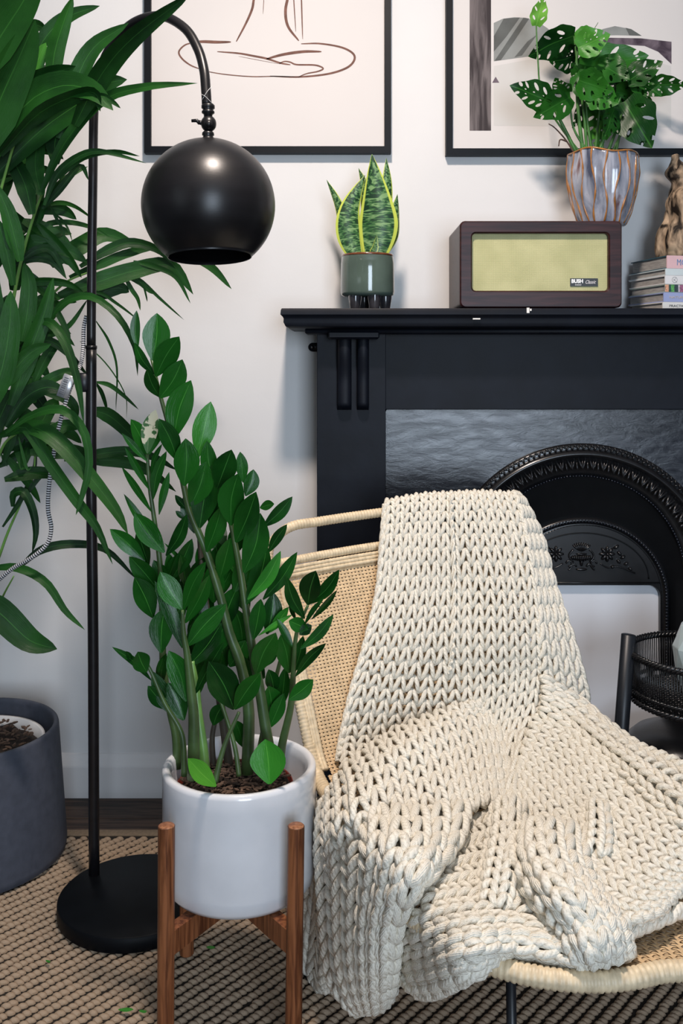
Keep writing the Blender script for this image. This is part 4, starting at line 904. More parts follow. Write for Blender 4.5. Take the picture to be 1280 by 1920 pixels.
# ---------------------------------------------------------------- wooden plant stand and white pot
sc_x, sc_y = -.1745, 1.590 - D0
st = thing('plant_stand', 'four-legged brown wooden plant stand holding the white pot', 'plant stand', (sc_x, sc_y, .011))
legs = [(312, 1.45, 1545, 310), (555, 1.45, 1549, 549), (350, 1.735, 1545, 350), (553, 1.735, 1549, 553)]
LP = []
for (pt, z, pyt, pb_) in legs:
    T = V(pt, pyt, z); B = V(pb_, 1900, z); B.z = .0110; T.z = Zh(1547, 1.45); LP.append(T)
    rl = .0128
    m = MB(); m.tube([B, B + Vector((0, 0, .002)), T - Vector((0, 0, .0015))], [rl-.002, rl, rl], 28); lg = m.build('leg', stand_m, st); sharp(lg)
    MB().tube([T - Vector((0, 0, .0015)), T], [rl-.0001, rl-.0016], 28).build('end_grain', standend_m, lg)
zb_ = .2215   # top of the cross bars
c0 = Vector((sc_x, sc_y, 0))
for a, b in ((0, 3), (1, 2)):
    A_, B_ = LP[a].copy(), LP[b].copy(); A_.z = B_.z = 0; d = (B_-A_).normalized(); s_ = Vector((-d.y, d.x, 0)); m = MB()
    q4 = []; hw = .010
    for p in (A_ + d*.006, B_ - d*.006):
        for w2, zz_ in ((-hw, zb_-.036), (hw, zb_-.036), (hw, zb_), (-hw, zb_)): q4.append(p + s_*w2 + Vector((0, 0, zz_ - (0.0005 if a else 0))))
    m.add(q4, [(0, 1, 2, 3), (7, 6, 5, 4), (0, 4, 5, 1), (1, 5, 6, 2), (2, 6, 7, 3), (3, 7, 4, 0)]); m.build('cross_bar', stand_m, st, False)
wpX, wpY = (449-640)*1.59/F, 1.59 - D0; rp = 143.5*1.59/F; zw = Zh(1429, 1.59)
wp = thing('cylinder_plant_pot', 'glossy white ceramic cylinder pot resting in the wooden stand', 'plant pot', (wpX, wpY, zb_))
zq = zb_ + .0005
MB().lathe([(.001, zq), (rp-.018, zq), (rp-.010, zq+.003), (rp-.003, zq+.012), (rp-.001, zq+.03), (rp-.0005, zw-.03), (rp, zw-.008), (rp-.0015, zw-.002), (rp-.006, zw), (rp-.011, zw-.001), (rp-.0145, zw-.006), (rp-.016, zw-.02), (rp-.017, zq+.02), (.001, zq+.012)], (wpX, wpY, 0), 96).build('pot_body', ceramic_m, wp)
rn = rp - .030; ncx = wpX - .008
np2 = thing('nursery_pot', 'red-brown inner pot whose rim shows inside the white ceramic pot', 'plant pot', (ncx, wpY, zq+.02))
MB().lathe([(rn-.02, zq+.022), (rn-.002, zw-.040), (rn, zw-.036), (rn-.0005, zw-.0345), (rn-.002, zw-.036), (rn-.024, zq+.03)], (ncx, wpY, 0), 64).build('rim_and_wall', terracotta_m, np2)
zz_ = thing('zamioculcas_plant', 'glossy upright plant with thick stems and many oval leaflets in the white pot', 'plant', (wpX, wpY, zw-.05))
m = MB(); vs = []
for j in range(14):
    for i in range(40):
        a = 2*math.pi*i/40; rr = (rn-.003)*j/13; p = Vector((ncx+rr*math.cos(a), wpY+rr*math.sin(a), zw-.038)); p.z += .012*noise.noise(p*50) + .008*noise.noise(p*120) - .01*(j == 13); vs.append(p)
m.add(vs, [(j*40+i, j*40+(i+1) % 40, (j+1)*40+(i+1) % 40, (j+1)*40+i) for j in range(13) for i in range(40)]); m.build('soil', soil_m, zz_)
chips('soil_chips', ncx, wpY, zw-.034, rn-.008, 560, zz_, 8, .0042)
zz_dark = leafmat('zamioculcas_leaf', (.003, .027, .004), (.011, .092, .009), .24, (.06, .24, .04), .02, 5, coat=.15)
zz_lite = leafmat('young_zamioculcas_leaf', (.015, .13, .012), (.035, .21, .02), .25, (.10, .36, .05), .02, 5, coat=.15)
zz_pale = leafmat('flaking_leaf', (.03, .10, .03), (.06, .14, .05), .3, (.3, .35, .2), .02, 5, blotch=(.52, .50, .36))
zz_yel = leafmat('yellowing_leaf', (.05, .22, .02), (.10, .33, .03), .3, (.15, .4, .05), .02, 5, blotch=None)
zst_m = M_('zamioculcas_stem', (.050, .095, .028), .4, .4, 25); zstd_m = M_('dark_upper_stem', (.055, .045, .03), .5, .4, 25); zstg_m = M_('bright_stem', (.12, .26, .06), .35, .2, 25)
for pth_, a, b, mt, z1, z2 in (
   ([(463, 1450), (466, 1331), (451, 1245), (430, 1187), (412, 1115), (385, 1030), (356, 960), (342, 900), (325, 830), (300, 740), (284, 672)], 11.5, 3, zst_m, 1.60, 1.62),
   ([(510, 1440), (500, 1380), (487, 1295), (473, 1216), (459, 1130), (448, 1058), (433, 983), (420, 930)], 12, 3.5, zst_m, 1.55, 1.565), ([(362, 1460), (363, 1349), (358, 1295), (351, 1230), (344, 1187), (342, 1144)], 12, 3, zst_m, 1.51, 1.50),
   ([(385, 1460), (380, 1400), (372, 1340), (368, 1290), (360, 1240)], 11, 5, zstg_m, 1.54, 1.56), ([(333, 1440), (330, 1380), (319, 1331), (306, 1250), (304, 1150), (300, 1060), (290, 980), (280, 910), (276, 850)], 9, 3, zst_m, 1.62, 1.62),
   ([(345, 1455), (344, 1400), (337, 1367), (308, 1317), (283, 1259), (262, 1225)], 6, 3, zst_m, 1.56, 1.58), ([(403, 1465), (420, 1400), (448, 1335)], 6, 3, zst_m, 1.49, 1.50), ([(448, 1455), (440, 1400), (422, 1340), (405, 1290)], 5, 3, zst_m, 1.56, 1.58),
   ([(524, 1430), (530, 1390), (545, 1324), (550, 1259), (556, 1187), (577, 1135)], 9, 2.5, zst_m, 1.56, 1.53), ([(400, 1440), (398, 1380), (410, 1330), (425, 1290)], 6, 3, zstd_m, 1.66, 1.66), ([(480, 1440), (500, 1340), (520, 1260), (535, 1200)], 6, 3, zst_m, 1.64, 1.62),
   ([(430, 1440), (415, 1330), (395, 1200), (380, 1080), (372, 990)], 9, 4, zstd_m, 1.66, 1.64)):
    stem('stem', pth_, a, b, mt, zz_, z1, z2, 34, 12)
ZZL = [  # base, tip, width, layer depth, shade
 ((258,654),(256,582),18,1.60,0),((286,676),(294,587),50,1.575,0),((289,702),(252,642),18,1.6,0),((292,706),(336,631),42,1.575,0),((300,746),(342,674),43,1.57,0),((300,745),(275,692),24,1.6,0),((326,822),(358,713),49,1.565,0),((370,858),(395,753),42,1.60,1),((333,864),(298,785),34,1.57,0),
 ((345,911),(348,822),46,1.56,0),((357,950),(386,865),44,1.575,0),((374,990),(398,872),50,1.58,0),((406,909),(388,826),30,1.58,0),((407,915),(434,843),43,1.565,0),((456,905),(450,847),22,1.60,0),((460,930),(475,880),28,1.60,0),((433,985),(446,888),48,1.53,0),((442,1017),(480,922),44,1.525,0),((457,1074),(488,962),46,1.52,0),
 ((487,952),(514,945),18,1.58,0),((493,988),(548,931),24,1.57,0),((503,1036),(538,983),19,1.56,0),((462,1133),(501,1023),38,1.55,0),((464,1124),(526,1033),26,1.52,1),((493,1124),(557,1035),26,1.53,0),((475,1199),(489,1123),30,1.52,0),((500,1189),(513,1111),36,1.57,0),((505,1186),(541,1138),18,1.56,1),((484,1192),(549,1152),10,1.55,1),
 ((480,1264),(517,1186),44,1.54,0),((387,1035),(416,948),36,1.60,0),((405,1057),(420,982),28,1.62,2),((412,1084),(432,1008),36,1.58,0),((275,852),(245,786),30,1.6,0),((276,850),(292,768),30,1.59,2),((279,852),(306,790),26,1.61,0),((277,866),(228,812),13,1.59,0),((281,920),(234,838),13,1.6,0),((284,960),(228,875),13,1.6,0),((297,1020),(232,926),15,1.6,0),
 ((283,888),(304,832),10,1.6,0),((287,936),(312,846),20,1.61,0),((298,965),(317,885),15,1.61,0),((272,1052),(206,992),30,1.6,0),((308,1036),(252,962),38,1.59,0),((279,1060),(257,994),24,1.64,0),((298,1108),(242,1043),34,1.6,0),((287,1158),(252,1082),40,1.58,0),((308,1112),(288,1050),28,1.62,0),((342,1143),(300,1072),40,1.52,0),((302,1224),(308,1140),44,1.56,0),
 ((311,1042),(350,964),24,1.62,0),((322,1086),(360,1010),28,1.62,0),((354,1078),(308,1018),8,1.65,0),((351,955),(328,928),13,1.63,0),((346,974),(329,958),10,1.63,0),((344,1143),(386,1053),28,1.51,0),((347,1168),(392,1078),30,1.53,0),((342,1215),(290,1090),26,1.53,0),((351,1211),(424,1132),38,1.51,0),((354,1248),(414,1170),38,1.56,0),((365,1302),(420,1203),22,1.52,0),
 ((349,1315),(316,1220),42,1.51,0),((345,1350),(314,1280),34,1.55,0),((439,1330),(391,1240),54,1.50,0),((440,1330),(488,1262),36,1.49,0),((284,1276),(210,1213),15,1.58,0),((275,1260),(258,1222),34,1.56,0),((248,1240),(236,1221),10,1.58,0),((312,1330),(277,1286),28,1.58,0),((344,1350),(285,1258),32,1.58,0),((296,1262),(306,1232),12,1.6,0),((300,1290),(312,1225),20,1.62,0),
 ((577,1134),(592,1070),40,1.50,0),((581,1132),(636,1068),24,1.51,0),((571,1160),(537,1082),24,1.52,0),((584,1161),(632,1106),12,1.51,0),((570,1172),(607,1122),11,1.5,0),((563,1217),(625,1152),20,1.51,0),((578,1180),(541,1164),26,1.5,0),((561,1190),(584,1172),20,1.5,0),((555,1164),(544,1122),10,1.55,0),((554,1268),(611,1206),19,1.51,0),((541,1312),(587,1274),30,1.5,0),((550,1215),(519,1160),15,1.54,0),
 ((542,1262),(526,1190),36,1.57,0),((505,1350),(503,1286),42,1.58,0),((505,1365),(532,1300),26,1.56,0),((550,1262),(568,1192),22,1.54,0),((514,1300),(503,1255),26,1.6,0),((525,1330),(535,1250),24,1.6,0),((495,1250),(520,1210),26,1.6,0),((400,1130),(395,1060),40,1.62,0),((420,1180),(445,1100),38,1.62,0),((400,1230),(425,1165),40,1.62,0),((430,1250),(460,1200),36,1.62,0),
 ((380,1180),(372,1100),34,1.63,0),((455,1215),(440,1140),34,1.63,0),((470,1290),(455,1230),30,1.62,0),((430,1300),(400,1250),34,1.63,0),((365,1000),(350,920),34,1.64,0),((400,1000),(412,920),38,1.62,0),((425,940),(420,860),38,1.6,0),((440,1110),(470,1040),34,1.6,0),((420,1090),(400,1010),32,1.62,0),((440,1040),(455,980),34,1.58,0),((320,1180),(345,1120),26,1.62,0),((360,1270),(385,1220),26,1.62,0),
 ((400,1360),(420,1320),28,1.64,0),((455,1400),(440,1350),26,1.66,0),((350,1100),(338,1040),24,1.64,0),((306,1100),(330,1040),22,1.64,0),((505,1470),(497,1386),64,1.49,1),((405,1474),(352,1422),34,1.475,3)]
rng = random.Random(31)
for _ in range(30):
    x, y = rng.uniform(335, 500), rng.uniform(1080, 1330); a = R(rng.uniform(-150, -40)); L_ = rng.uniform(55, 85)
    ZZL.append(((x, y), (x + L_*math.cos(a), y + L_*math.sin(a)), rng.uniform(22, 36), 1.66, 0))
rng = random.Random(21)
for i, (b, t, w_, z, sh) in enumerate(ZZL):
    dx, dy = t[0]-b[0], t[1]-b[1]; bow = rng.uniform(-.07, .07)
    mid_ = (b[0]+dx*.5 - dy*bow, b[1]+dy*.5 + dx*bow)
    z -= .0 ; thin = w_ < 20
    blade('leaf', [b, mid_, t], w_*1.06, (zz_dark, zz_lite, zz_pale, zz_yel)[sh], zz_, z, rng.uniform(-18, 18) if not thin else rng.uniform(-30, 30), rng.uniform(.10, .28), 'zz', 12, 6, rng.uniform(-12, 12), z - rng.uniform(-.01, .03))
for x, y, dx, dy in ((90, 1812, 4, 8), (236, 1903, 14, -7), (268, 1906, 7, 14), (395, 1786, 8, 6)):
    Z = CAMH*F/(y-HY); o = blade('leaf_scrap', [(x-dx, y+dy*.5), (x, y), (x+dx, y-dy*.5)], 12, zz_lite, None, Z-.012, 20, .2, 'zz', 6, 4)
    for v in o.data.vertices: v.co.z = max(v.co.z, 0) * 0 + .0165 + (v.index % 5) * .0003
    loc = {90: 'left of the lamp base', 236: 'second from the front stand leg on its left', 268: 'touching the front stand leg on its left', 395: 'behind the stand near the rear leg'}[x]
    tag(o, 'small green leaf scrap on the rug, ' + loc, 'leaf', 'leaf scraps on the rug')
# ---------------------------------------------------------------- rattan lounge chair
fV = Vector((.37, -.93, 0)).normalized(); wV = Vector((.93, .37, 0)).normalized(); SZ = .35
O_ = Vector((-.045, 1.67 - D0, SZ)); BW = .53            # rear left of the seat; width at the rear
TL = Vector((-.130, 1.80 - D0, .697))                    # top left of the cane back
ch = thing('rattan_lounge_chair', 'low rattan and cane lounge chair with curved back under the knitted blanket', 'chair', (.23, -1.0, .011))
def shell(s, v):
    """s across 0..1, v along: 0 top of cane back, 1 seat crease, 2 front edge of the seat"""
    if v <= 1:
        left = TL.lerp(O_, v); wid = (.525 + 0*v); c = 2*s-1
        p = left + wV * (wid * s + .0*c)
        p += -fV * (.035 * (1-c*c) * (1-v*.55))          # wraps round the sitter
        p.z += .030*s*(1-v)
        return p
    u = v - 1; L = .655; c = 2*s - 1
    half = BW/2 * (1 + .20*min(1, u*1.6))                # seat widens forward
    r = .20/L
    if u > 1-r: half -= .20 * (1 - math.sqrt(max(0, 1 - ((u-(1-r))/r)**2)))
    cen = O_ + wV*(BW/2 + .035*u)
    p = cen + wV*(half*c) + fV*(L*u + .035*(1-c*c)**2*max(0, u-.6)/.4)
    p += Vector((0, 0, .012 - .028*(1-c*c)*math.sin(math.pi*min(1, u)) + .0*u))
    p += -fV * (.020*(1-c*c)*(1-min(1, u*3)))
    return p
def crease(v):   # soften the bend at v=1
    return v
def S3(s, v):
    if abs(v-1) < .16:
        t = (v-.84)/.32; a, b, c = shell(s, .84), shell(s, 1.0), shell(s, 1.16); return a*(1-t)**2 + b*(2*t*(1-t)) + c*t*t
    return shell(s, v)
def nrm(s, v, e=.01):
    a = S3(min(1, s+e), v) - S3(max(0, s-e), v); b = S3(s, v+e) - S3(s, v-e) if v > e else S3(s, v+e) - S3(s, v); n_ = b.cross(a)
    return n_.normalized() if n_.length > 1e-9 else Vector((0, 0, 1))
def ribbonmesh(strands, wid, thick, mat, name):
    m = MB()
    for P, N_ in strands:
        k = len(P); vs = []
        for i, p in enumerate(P):
            t = (P[min(i+1, k-1)] - P[max(i-1, 0)]).normalized(); s_ = t.cross(N_[i]).normalized()*wid/2; vs += [p+s_, p+N_[i]*thick, p-s_]
        m.add(vs, [(3*i+j, 3*i+j+1, 3*i+3+j+1, 3*i+3+j) for i in range(k-1) for j in (0, 1)])
    o = m.build(name, mat, ch); o['kind'] = 'stuff'; return o
def cane(v0, v1, s0, s1, ns, nv, name, amp=.0011):
    A_ = []
    for i in range(ns):
        s = s0 + (s1-s0)*(i+.5)/ns; P = []; Nn = []
        for j in range(nv*2+1):
            v = v0 + (v1-v0)*j/(nv*2); nn_ = nrm(s, v); q_ = (j/2 + i) % 2; P.append(S3(s, v) + nn_*amp*math.cos(math.pi*(j/2-.5+i))); Nn.append(nn_)
        A_.append((P, Nn))
    for j in range(nv):
        v = v0 + (v1-v0)*(j+.5)/nv; P = []; Nn = []
        for i in range(ns*2+1):
            s = s0 + (s1-s0)*i/(ns*2); nn_ = nrm(s, v); P.append(S3(s, v) - nn_*amp*math.cos(math.pi*(i/2-.5+j))); Nn.append(nn_)
        A_.append((P, Nn))
    return ribbonmesh(A_, .0046, .0006, cane_m, name)
cane(.035, 1.0, .05, .95, 62, 58, 'back_cane')
cane(1.0, 1.985, .035, .965, 66, 72, 'seat_cane')
def wrapped(name, path, r, pitch, mat, n=10, parent=ch):
    L = [(path[i+1]-path[i]).length for i in range(len(path)-1)]; tot = sum(L); k = max(8, int(tot/pitch)*4); P = []; rad = []
    acc = 0; j = 0
    for i in range(k+1):
        d = tot*i/k
        while j < len(L)-1 and acc + L[j] < d: acc += L[j]; j += 1
        P.append(path[j].lerp(path[j+1], min(1, (d-acc)/max(L[j], 1e-9)))); rad.append(r*(1 - .13*(i % 4 == 0) - .03*(i % 4 == 1)))
    return MB().tube(P, rad, n).build(name, mat, parent)
# seat rim round the front, back frame loop, top border of the back panel
rc = .20/.655; va = [1 + (1-rc)*i/30 for i in range(30)] + [1 + (1-rc) + rc*math.sin(math.pi/2*i/20) for i in range(21)]
rim = [S3(0, .84), S3(0, .90), S3(0, .95)] + [S3(0, v) for v in va] + [S3(i/20, 2.0) for i in range(1, 20)] + [S3(1, v) for v in va[::-1]] + [S3(1, .93), S3(1, .86)]
rim = [p for i, p in enumerate(rim) if i == 0 or (p - rim[i-1]).length > 1e-4]
rim = smoothpath(rim, 420)
wrapped('seat_rim', rim, .0125, .0075, rattanpale_m, 12)
top = [S3(i/40, 0) for i in range(41)]
wrapped('back_border', [p + Vector((0, 0, .004)) for p in top], .0085, .006, rattanpale_m)
for dz in (.012, .020, .028):
    wrapped('border_weave', [S3(i/40, dz*2.2) + nrm(i/40, .05)*.003 for i in range(41)], .0042, .008, rattanpale_m, 7)
def gh(s): return S3(s, 0)
rail = [S3(0, .25) + Vector((0, 0, 0)), S3(0, .02) - wV*.004 + Vector((0, 0, .0))]
hgt = .054
c_ = [S3(0, .9), S3(0, .6), S3(0, .3), S3(0, .05) - wV*.006, S3(0, 0) - wV*.004 + Vector((0, 0, .030)) - fV*.008, S3(.035, 0) + Vector((0, 0, hgt)) - fV*.014] + \
     [S3(.1 + .8*i/8, 0) + Vector((0, 0, hgt+.012)) - fV*.018 for i in range(9)] + [S3(.965, 0) + Vector((0, 0, hgt)) - fV*.014, S3(1, 0) + wV*.004 + Vector((0, 0, .030)) - fV*.008, S3(1, .05) + wV*.006, S3(1, .3), S3(1, .6), S3(1, .9)]
wrapped('back_frame', smoothpath(c_, 220), .0095, .0065, rattanpale_m, 12)
for s in (0, 1):
    sg = 1 if s == 0 else -1
    for d_ in (.018, .028, .038):
        wrapped('side_weave', [S3(s + sg*d_, .04 + .93*i/30) + nrm(.5, .5)*.003 for i in range(31)], .0046, .008, rattanpale_m, 7)
# black rod legs and under-frame
def rod(pts, r=.0065, name='leg'): return MB().tube([Vector(p) for p in pts], r, 12).build(name, blackmetal_m, ch)
fl_ = V(945, 1790, 1.235); flb = V(968, 1990, 1.25); fl_.z = SZ - .02
A1 = shell(.13, 1.80); A2 = shell(.84, 1.70); B1 = shell(.12, 1.12); B2 = shell(.88, 1.12)
for p in (A1, A2, B1, B2): p.z = SZ - .0255
def ft(p, out): q_ = p + out; q_.z = .0175; return q_
rod([A1, ft(A1, fV*.01 - wV*.0)]); rod([A2, ft(A2, fV*.01 + wV*.02)])
rod([B1, ft(B1, -fV*.03 + wV*.02)]); rod([B2, ft(B2, -fV*.03 - wV*.02)])
for a, b in ((A1, A2), (A2, B2), (B2, B1), (B1, A1)): rod([a, b], .0065, 'frame_rod')
0 and rod([B1 - Vector((0, 0, .2)), A2 - Vector((0, 0, .2))], .005, 'brace'); 0 and rod([B2 - Vector((0, 0, .205)), A1 - Vector((0, 0, .205))], .005, 'brace')

# ---------------------------------------------------------------- the knitted blanket
CAM = Vector((0, -D0, CAMH))
bN = wV.cross(O_ - TL).normalized(); bN = bN if bN.y < 0 else -bN
def onplane(px, py, p0, n_):
    d = V(px, py, 1.0) - CAM; return CAM + d * ((p0 - CAM).dot(n_) / d.dot(n_))
BK0 = TL - fV*.028
bN2 = bN
def drape(px, py, h):
    """point on the photo ray that lies h above the chair: back plane, seat plane or hanging down its left side"""
    pb_ = onplane(px, py, BK0 + bN2*(h+.006), bN2); ps = onplane(px, py, O_ + Vector((0, 0, h+.012)), Vector((0, 0, 1)))
    for _ in range(3):
        c2 = max(-1.1, min(1.1, 2*((pb_-TL).dot(wV)/.525)-1)); pb_ = onplane(px, py, BK0 + bN2*(h+.012+.03*c2*c2), bN2)
    if py < 1040: return pb_
    dB, dS = (pb_-CAM).length, (ps-CAM).length; kk = .03
    p = pb_ if dB < dS else ps
    # smooth minimum of the two distances keeps the fold at the crease soft
    x = (dB - dS)/.10; wgt = 1/(1+math.exp(-max(-30, min(30, x)))); p = pb_*(1-wgt) + ps*wgt if abs(x) < 4 else p
    hp = onplane(px, py, O_ - wV*(.014+h*.5), wV)
    ov = (p - O_).dot(wV)
    if (ps - O_).dot(wV) < -.0 and dS <= dB + .02:
        e = min(1, -(ps-O_).dot(wV)/.05); return p*(1-e) + hp*e
    return p
KV = []; KF = []; KU = []; KB = 0
def knit(grid, nu, nv, horiz=False, yr_=.0050, amp=.0040, wob=0, flip=False, lift=0, seed=0, bb=.0):
    """rows of interlocked yarn loops laid over a surface given by a grid of (px, py, height[, Z]) control points"""
    global KB
    G = []
    for row in grid:
        r_ = []
        for c in row:
            r_.append(V(c[0], c[1], c[3]) if len(c) > 3 else drape(c[0], c[1], c[2] + lift))
        G.append(r_)
    nr_, nc = len(G), len(G[0])
    if horiz: G = [[G[r][c] for r in range(nr_)] for c in range(nc)]; nr_, nc = nc, nr_
    US, VS = nu*5+1, nv*4+1
    cols = [[cr([G[r][c] for r in range(nr_)], (nr_-1)*j/(VS-1)) for c in range(nc)] for j in range(VS)]
    Sg = np.array([[tuple(cr(cols[j], (nc-1)*i/(US-1))) for i in range(US)] for j in range(VS)])
    du = np.gradient(Sg, axis=1); dv = np.gradient(Sg, axis=0); Nn = np.cross(du, dv); Nn /= np.linalg.norm(Nn, axis=2, keepdims=True)+1e-12
    toC = np.array(CAM) - Sg; sgn = np.sign((Nn*toC).sum(2).mean()) or 1; Nn *= sgn
    rng = np.random.default_rng(seed+5)
    def samp(A, a, b):
        a = np.clip(a, 0, US-1.001); b = np.clip(b, 0, VS-1.001); i = a.astype(int); j = b.astype(int); fa = (a-i)[:, None]; fb = (b-j)[:, None]
        return A[j, i]*(1-fa)*(1-fb) + A[j, i+1]*fa*(1-fb) + A[j+1, i]*(1-fa)*fb + A[j+1, i+1]*fa*fb
    PT, SD = 12, 6
    t = np.arange(nu*PT+1)/PT*2*np.pi
    for r in range(nv):
        jit = rng.normal(0, .09, nu+2)[(t/(2*np.pi)).astype(int)]
        x = t/(2*np.pi) + bb*np.sin(2*t); y = r + .5 + (.80+jit)*np.cos(t)*(-1 if flip else 1)*.86
        d = -amp*np.cos(2*t) + .0012*np.sin(t)
        P = samp(Sg, x/nu*(US-1), y/nv*(VS-1)) + samp(Nn, x/nu*(US-1), y/nv*(VS-1))*(d[:, None]+amp)
        T = np.gradient(P, axis=0); T /= np.linalg.norm(T, axis=1, keepdims=True)+1e-12
        N_ = samp(Nn, x/nu*(US-1), y/nv*(VS-1)); N_ -= T*(N_*T).sum(1, keepdims=True); N_ /= np.linalg.norm(N_, axis=1, keepdims=True)+1e-12
        B_ = np.cross(T, N_); k = len(P)
        rad = yr_*(1 + .10*np.abs(np.sin(t)))
        an = np.arange(SD)*2*np.pi/SD
        vs = P[:, None]+ (N_[:, None]*np.cos(an)[None, :, None] + B_[:, None]*np.sin(an)[None, :, None])*rad[:, None, None]
        L_ = np.concatenate([[0], np.cumsum(np.linalg.norm(np.diff(P, axis=0), axis=1))])
        uv = np.stack(np.broadcast_arrays(np.arange(SD)[None]/SD, L_[:, None]), 2)
        i = np.arange(k-1)[:, None]*SD; s_ = np.arange(SD)[None]; s2 = (s_+1) % SD
        fs = np.stack([i+s_, i+s2, i+SD+s2, i+SD+s_], 2).reshape(-1, 4) + KB
        KV.append(vs.reshape(-1, 3)); KU.append(uv.reshape(-1, 2)); KF.append(fs); KB += k*SD
# main panel over the back, running down to the seat
knit([[(726, 975, -.05), (790, 968, -.05), (850, 965, -.05), (905, 960, -.05), (962, 962, -.05)],
      [(722, 946, .0), (790, 934, .0), (850, 931, .0), (905, 929, .0), (966, 932, .0)],
      [(719, 1000, .015), (785, 998, .018), (850, 998, .018), (918, 998, .018), (988, 1000, .018)],
      [(712, 1100, .012), (780, 1100, .022), (853, 1100, .016), (932, 1100, .025), (1004, 1100, .025)],
      [(690, 1200, .012), (768, 1200, .022), (850, 1200, .018), (935, 1200, .028), (1012, 1200, .025)],
      [(664, 1290, .015), (750, 1300, .022), (850, 1300, .022), (935, 1290, .03), (1012, 1275, .03)],
      [(640, 1385, .02), (742, 1385, .02), (846, 1385, .02), (922, 1385, .022), (994, 1375, .03)],
      [(638, 1440, .02), (740, 1460, .01), (836, 1470, .01), (905, 1480, .012), (968, 1490, .03)]], 15, 27, seed=1, bb=-.012, yr_=.0042)
# side of the back, turned away at the right
knit([[(960, 950, -.02), (966, 950, -.05)], [(962, 932, .01), (976, 936, -.01)], [(980, 1000, .02), (1012, 1002, -.02)], [(998, 1100, .025), (1040, 1100, -.02)], [(1008, 1200, .03), (1075, 1200, -.01)], [(1012, 1270, .035), (1102, 1300, .0)], [(1015, 1285, .035), (1098, 1322, .0)]], 4, 18, seed=2)
# lower left fold climbing from the chair side to the crease
knit([[(604, 1512, .025), (650, 1440, .04), (725, 1382, .058), (800, 1346, .060), (870, 1322, .05), (905, 1312, .03)],
      [(600, 1540, .05), (662, 1470, .075), (742, 1412, .095), (815, 1374, .09), (885, 1350, .055), (930, 1345, .03)],
      [(598, 1590, .055), (668, 1525, .08), (756, 1468, .08), (835, 1430, .07), (905, 1408, .05), (950, 1410, .03)],
      [(600, 1640, .05), (680, 1580, .07), (770, 1528, .065), (850, 1490, .055), (915, 1465, .045), (960, 1468, .03)],
      [(602, 1690, .03), (690, 1620, .045), (780, 1565, .045), (860, 1530, .04), (920, 1508, .035), (962, 1500, .025)]], 16, 9, seed=3, lift=-.01)
# big fold hanging over the left side, braids running down and turning under
knit([[(596, 1590, .05), (640, 1545, .075), (700, 1520, .085), (760, 1520, .085), (820, 1515, .075), (885, 1505, .05)],
      [(600, 1640, .06), (648, 1600, .09), (705, 1585, .10), (760, 1580, .095), (815, 1580, .08), (868, 1570, .05)],
      [(604, 1700, .06), (650, 1665, .095), (700, 1650, .11), (745, 1645, .10), (785, 1640, .08), (812, 1632, .05)],
      [(610, 1770, .05), (650, 1745, .09), (690, 1735, .11), (722, 1730, .105), (748, 1722, .08), (752, 1712, .04)],
      [(622, 1835, .04), (655, 1820, .08), (690, 1812, .10), (716, 1805, .095), (736, 1795, .07), (738, 1780, .03)],
      [(655, 1880, .03), (672, 1872, .06), (692, 1866, .075), (712, 1860, .07), (728, 1850, .05), (734, 1832, .02)],
      [(672, 1890, .01), (682, 1889, .03), (694, 1888, .04), (706, 1884, .035), (716, 1876, .02), (724, 1865, .0)]], 8, 14, yr_=.0062, seed=4, lift=-.02)
# strip hanging deeper behind it at the far left
knit([[(590, 1500, .0), (612, 1500, .02), (640, 1500, .02)], [(586, 1600, .0), (606, 1600, .02), (640, 1600, .02)], [(578, 1690, .0), (600, 1690, .015), (640, 1700, .02)], [(569, 1770, .0), (595, 1770, .015), (640, 1770, .02)], [(570, 1825, .0), (592, 1835, .01), (640, 1835, .02)], [(592, 1848, .0), (604, 1854, .01), (640, 1858, .01)]], 3, 13, yr_=.0062, seed=5, lift=-.02)
# front left apron: braids run across and hang over the edge
knit([[(842, 1560, -.01), (875, 1545, .0), (905, 1530, .01), (945, 1515, .01), (975, 1520, .01)],
      [(775, 1640, .015), (830, 1628, .02), (875, 1612, .02), (925, 1600, .02), (975, 1590, .02)],
      [(742, 1700, .015), (800, 1688, .025), (860, 1678, .03), (930, 1672, .03), (1000, 1670, .03)],
      [(738, 1760, .01), (800, 1746, .03), (870, 1735, .04), (950, 1730, .035), (1050, 1755, .03)],
      [(742, 1812, -.015), (805, 1800, .02), (875, 1782, .035), (960, 1770, .03), (1090, 1792, .03)],
      [(764, 1842, -.01), (812, 1842, .02), (880, 1812, .02), (960, 1780, .015), (1092, 1802, .015)],
      [(795, 1862, -.02), (820, 1862, .0), (885, 1826, .0), (955, 1786, .0), (1060, 1802, .01)]], 12, 12, horiz=True, seed=6, lift=-.005)
# narrow upright ridge
knit([[(930, 1512, .02), (944, 1500, .05), (965, 1500, .05), (985, 1512, .02)], [(920, 1580, .02), (938, 1575, .055), (962, 1575, .055), (985, 1580, .02)], [(906, 1640, .02), (926, 1638, .05), (955, 1640, .05), (975, 1650, .02)], [(890, 1695, .01), (915, 1700, .035), (945, 1705, .035), (975, 1712, .02)]], 4, 9, seed=7)
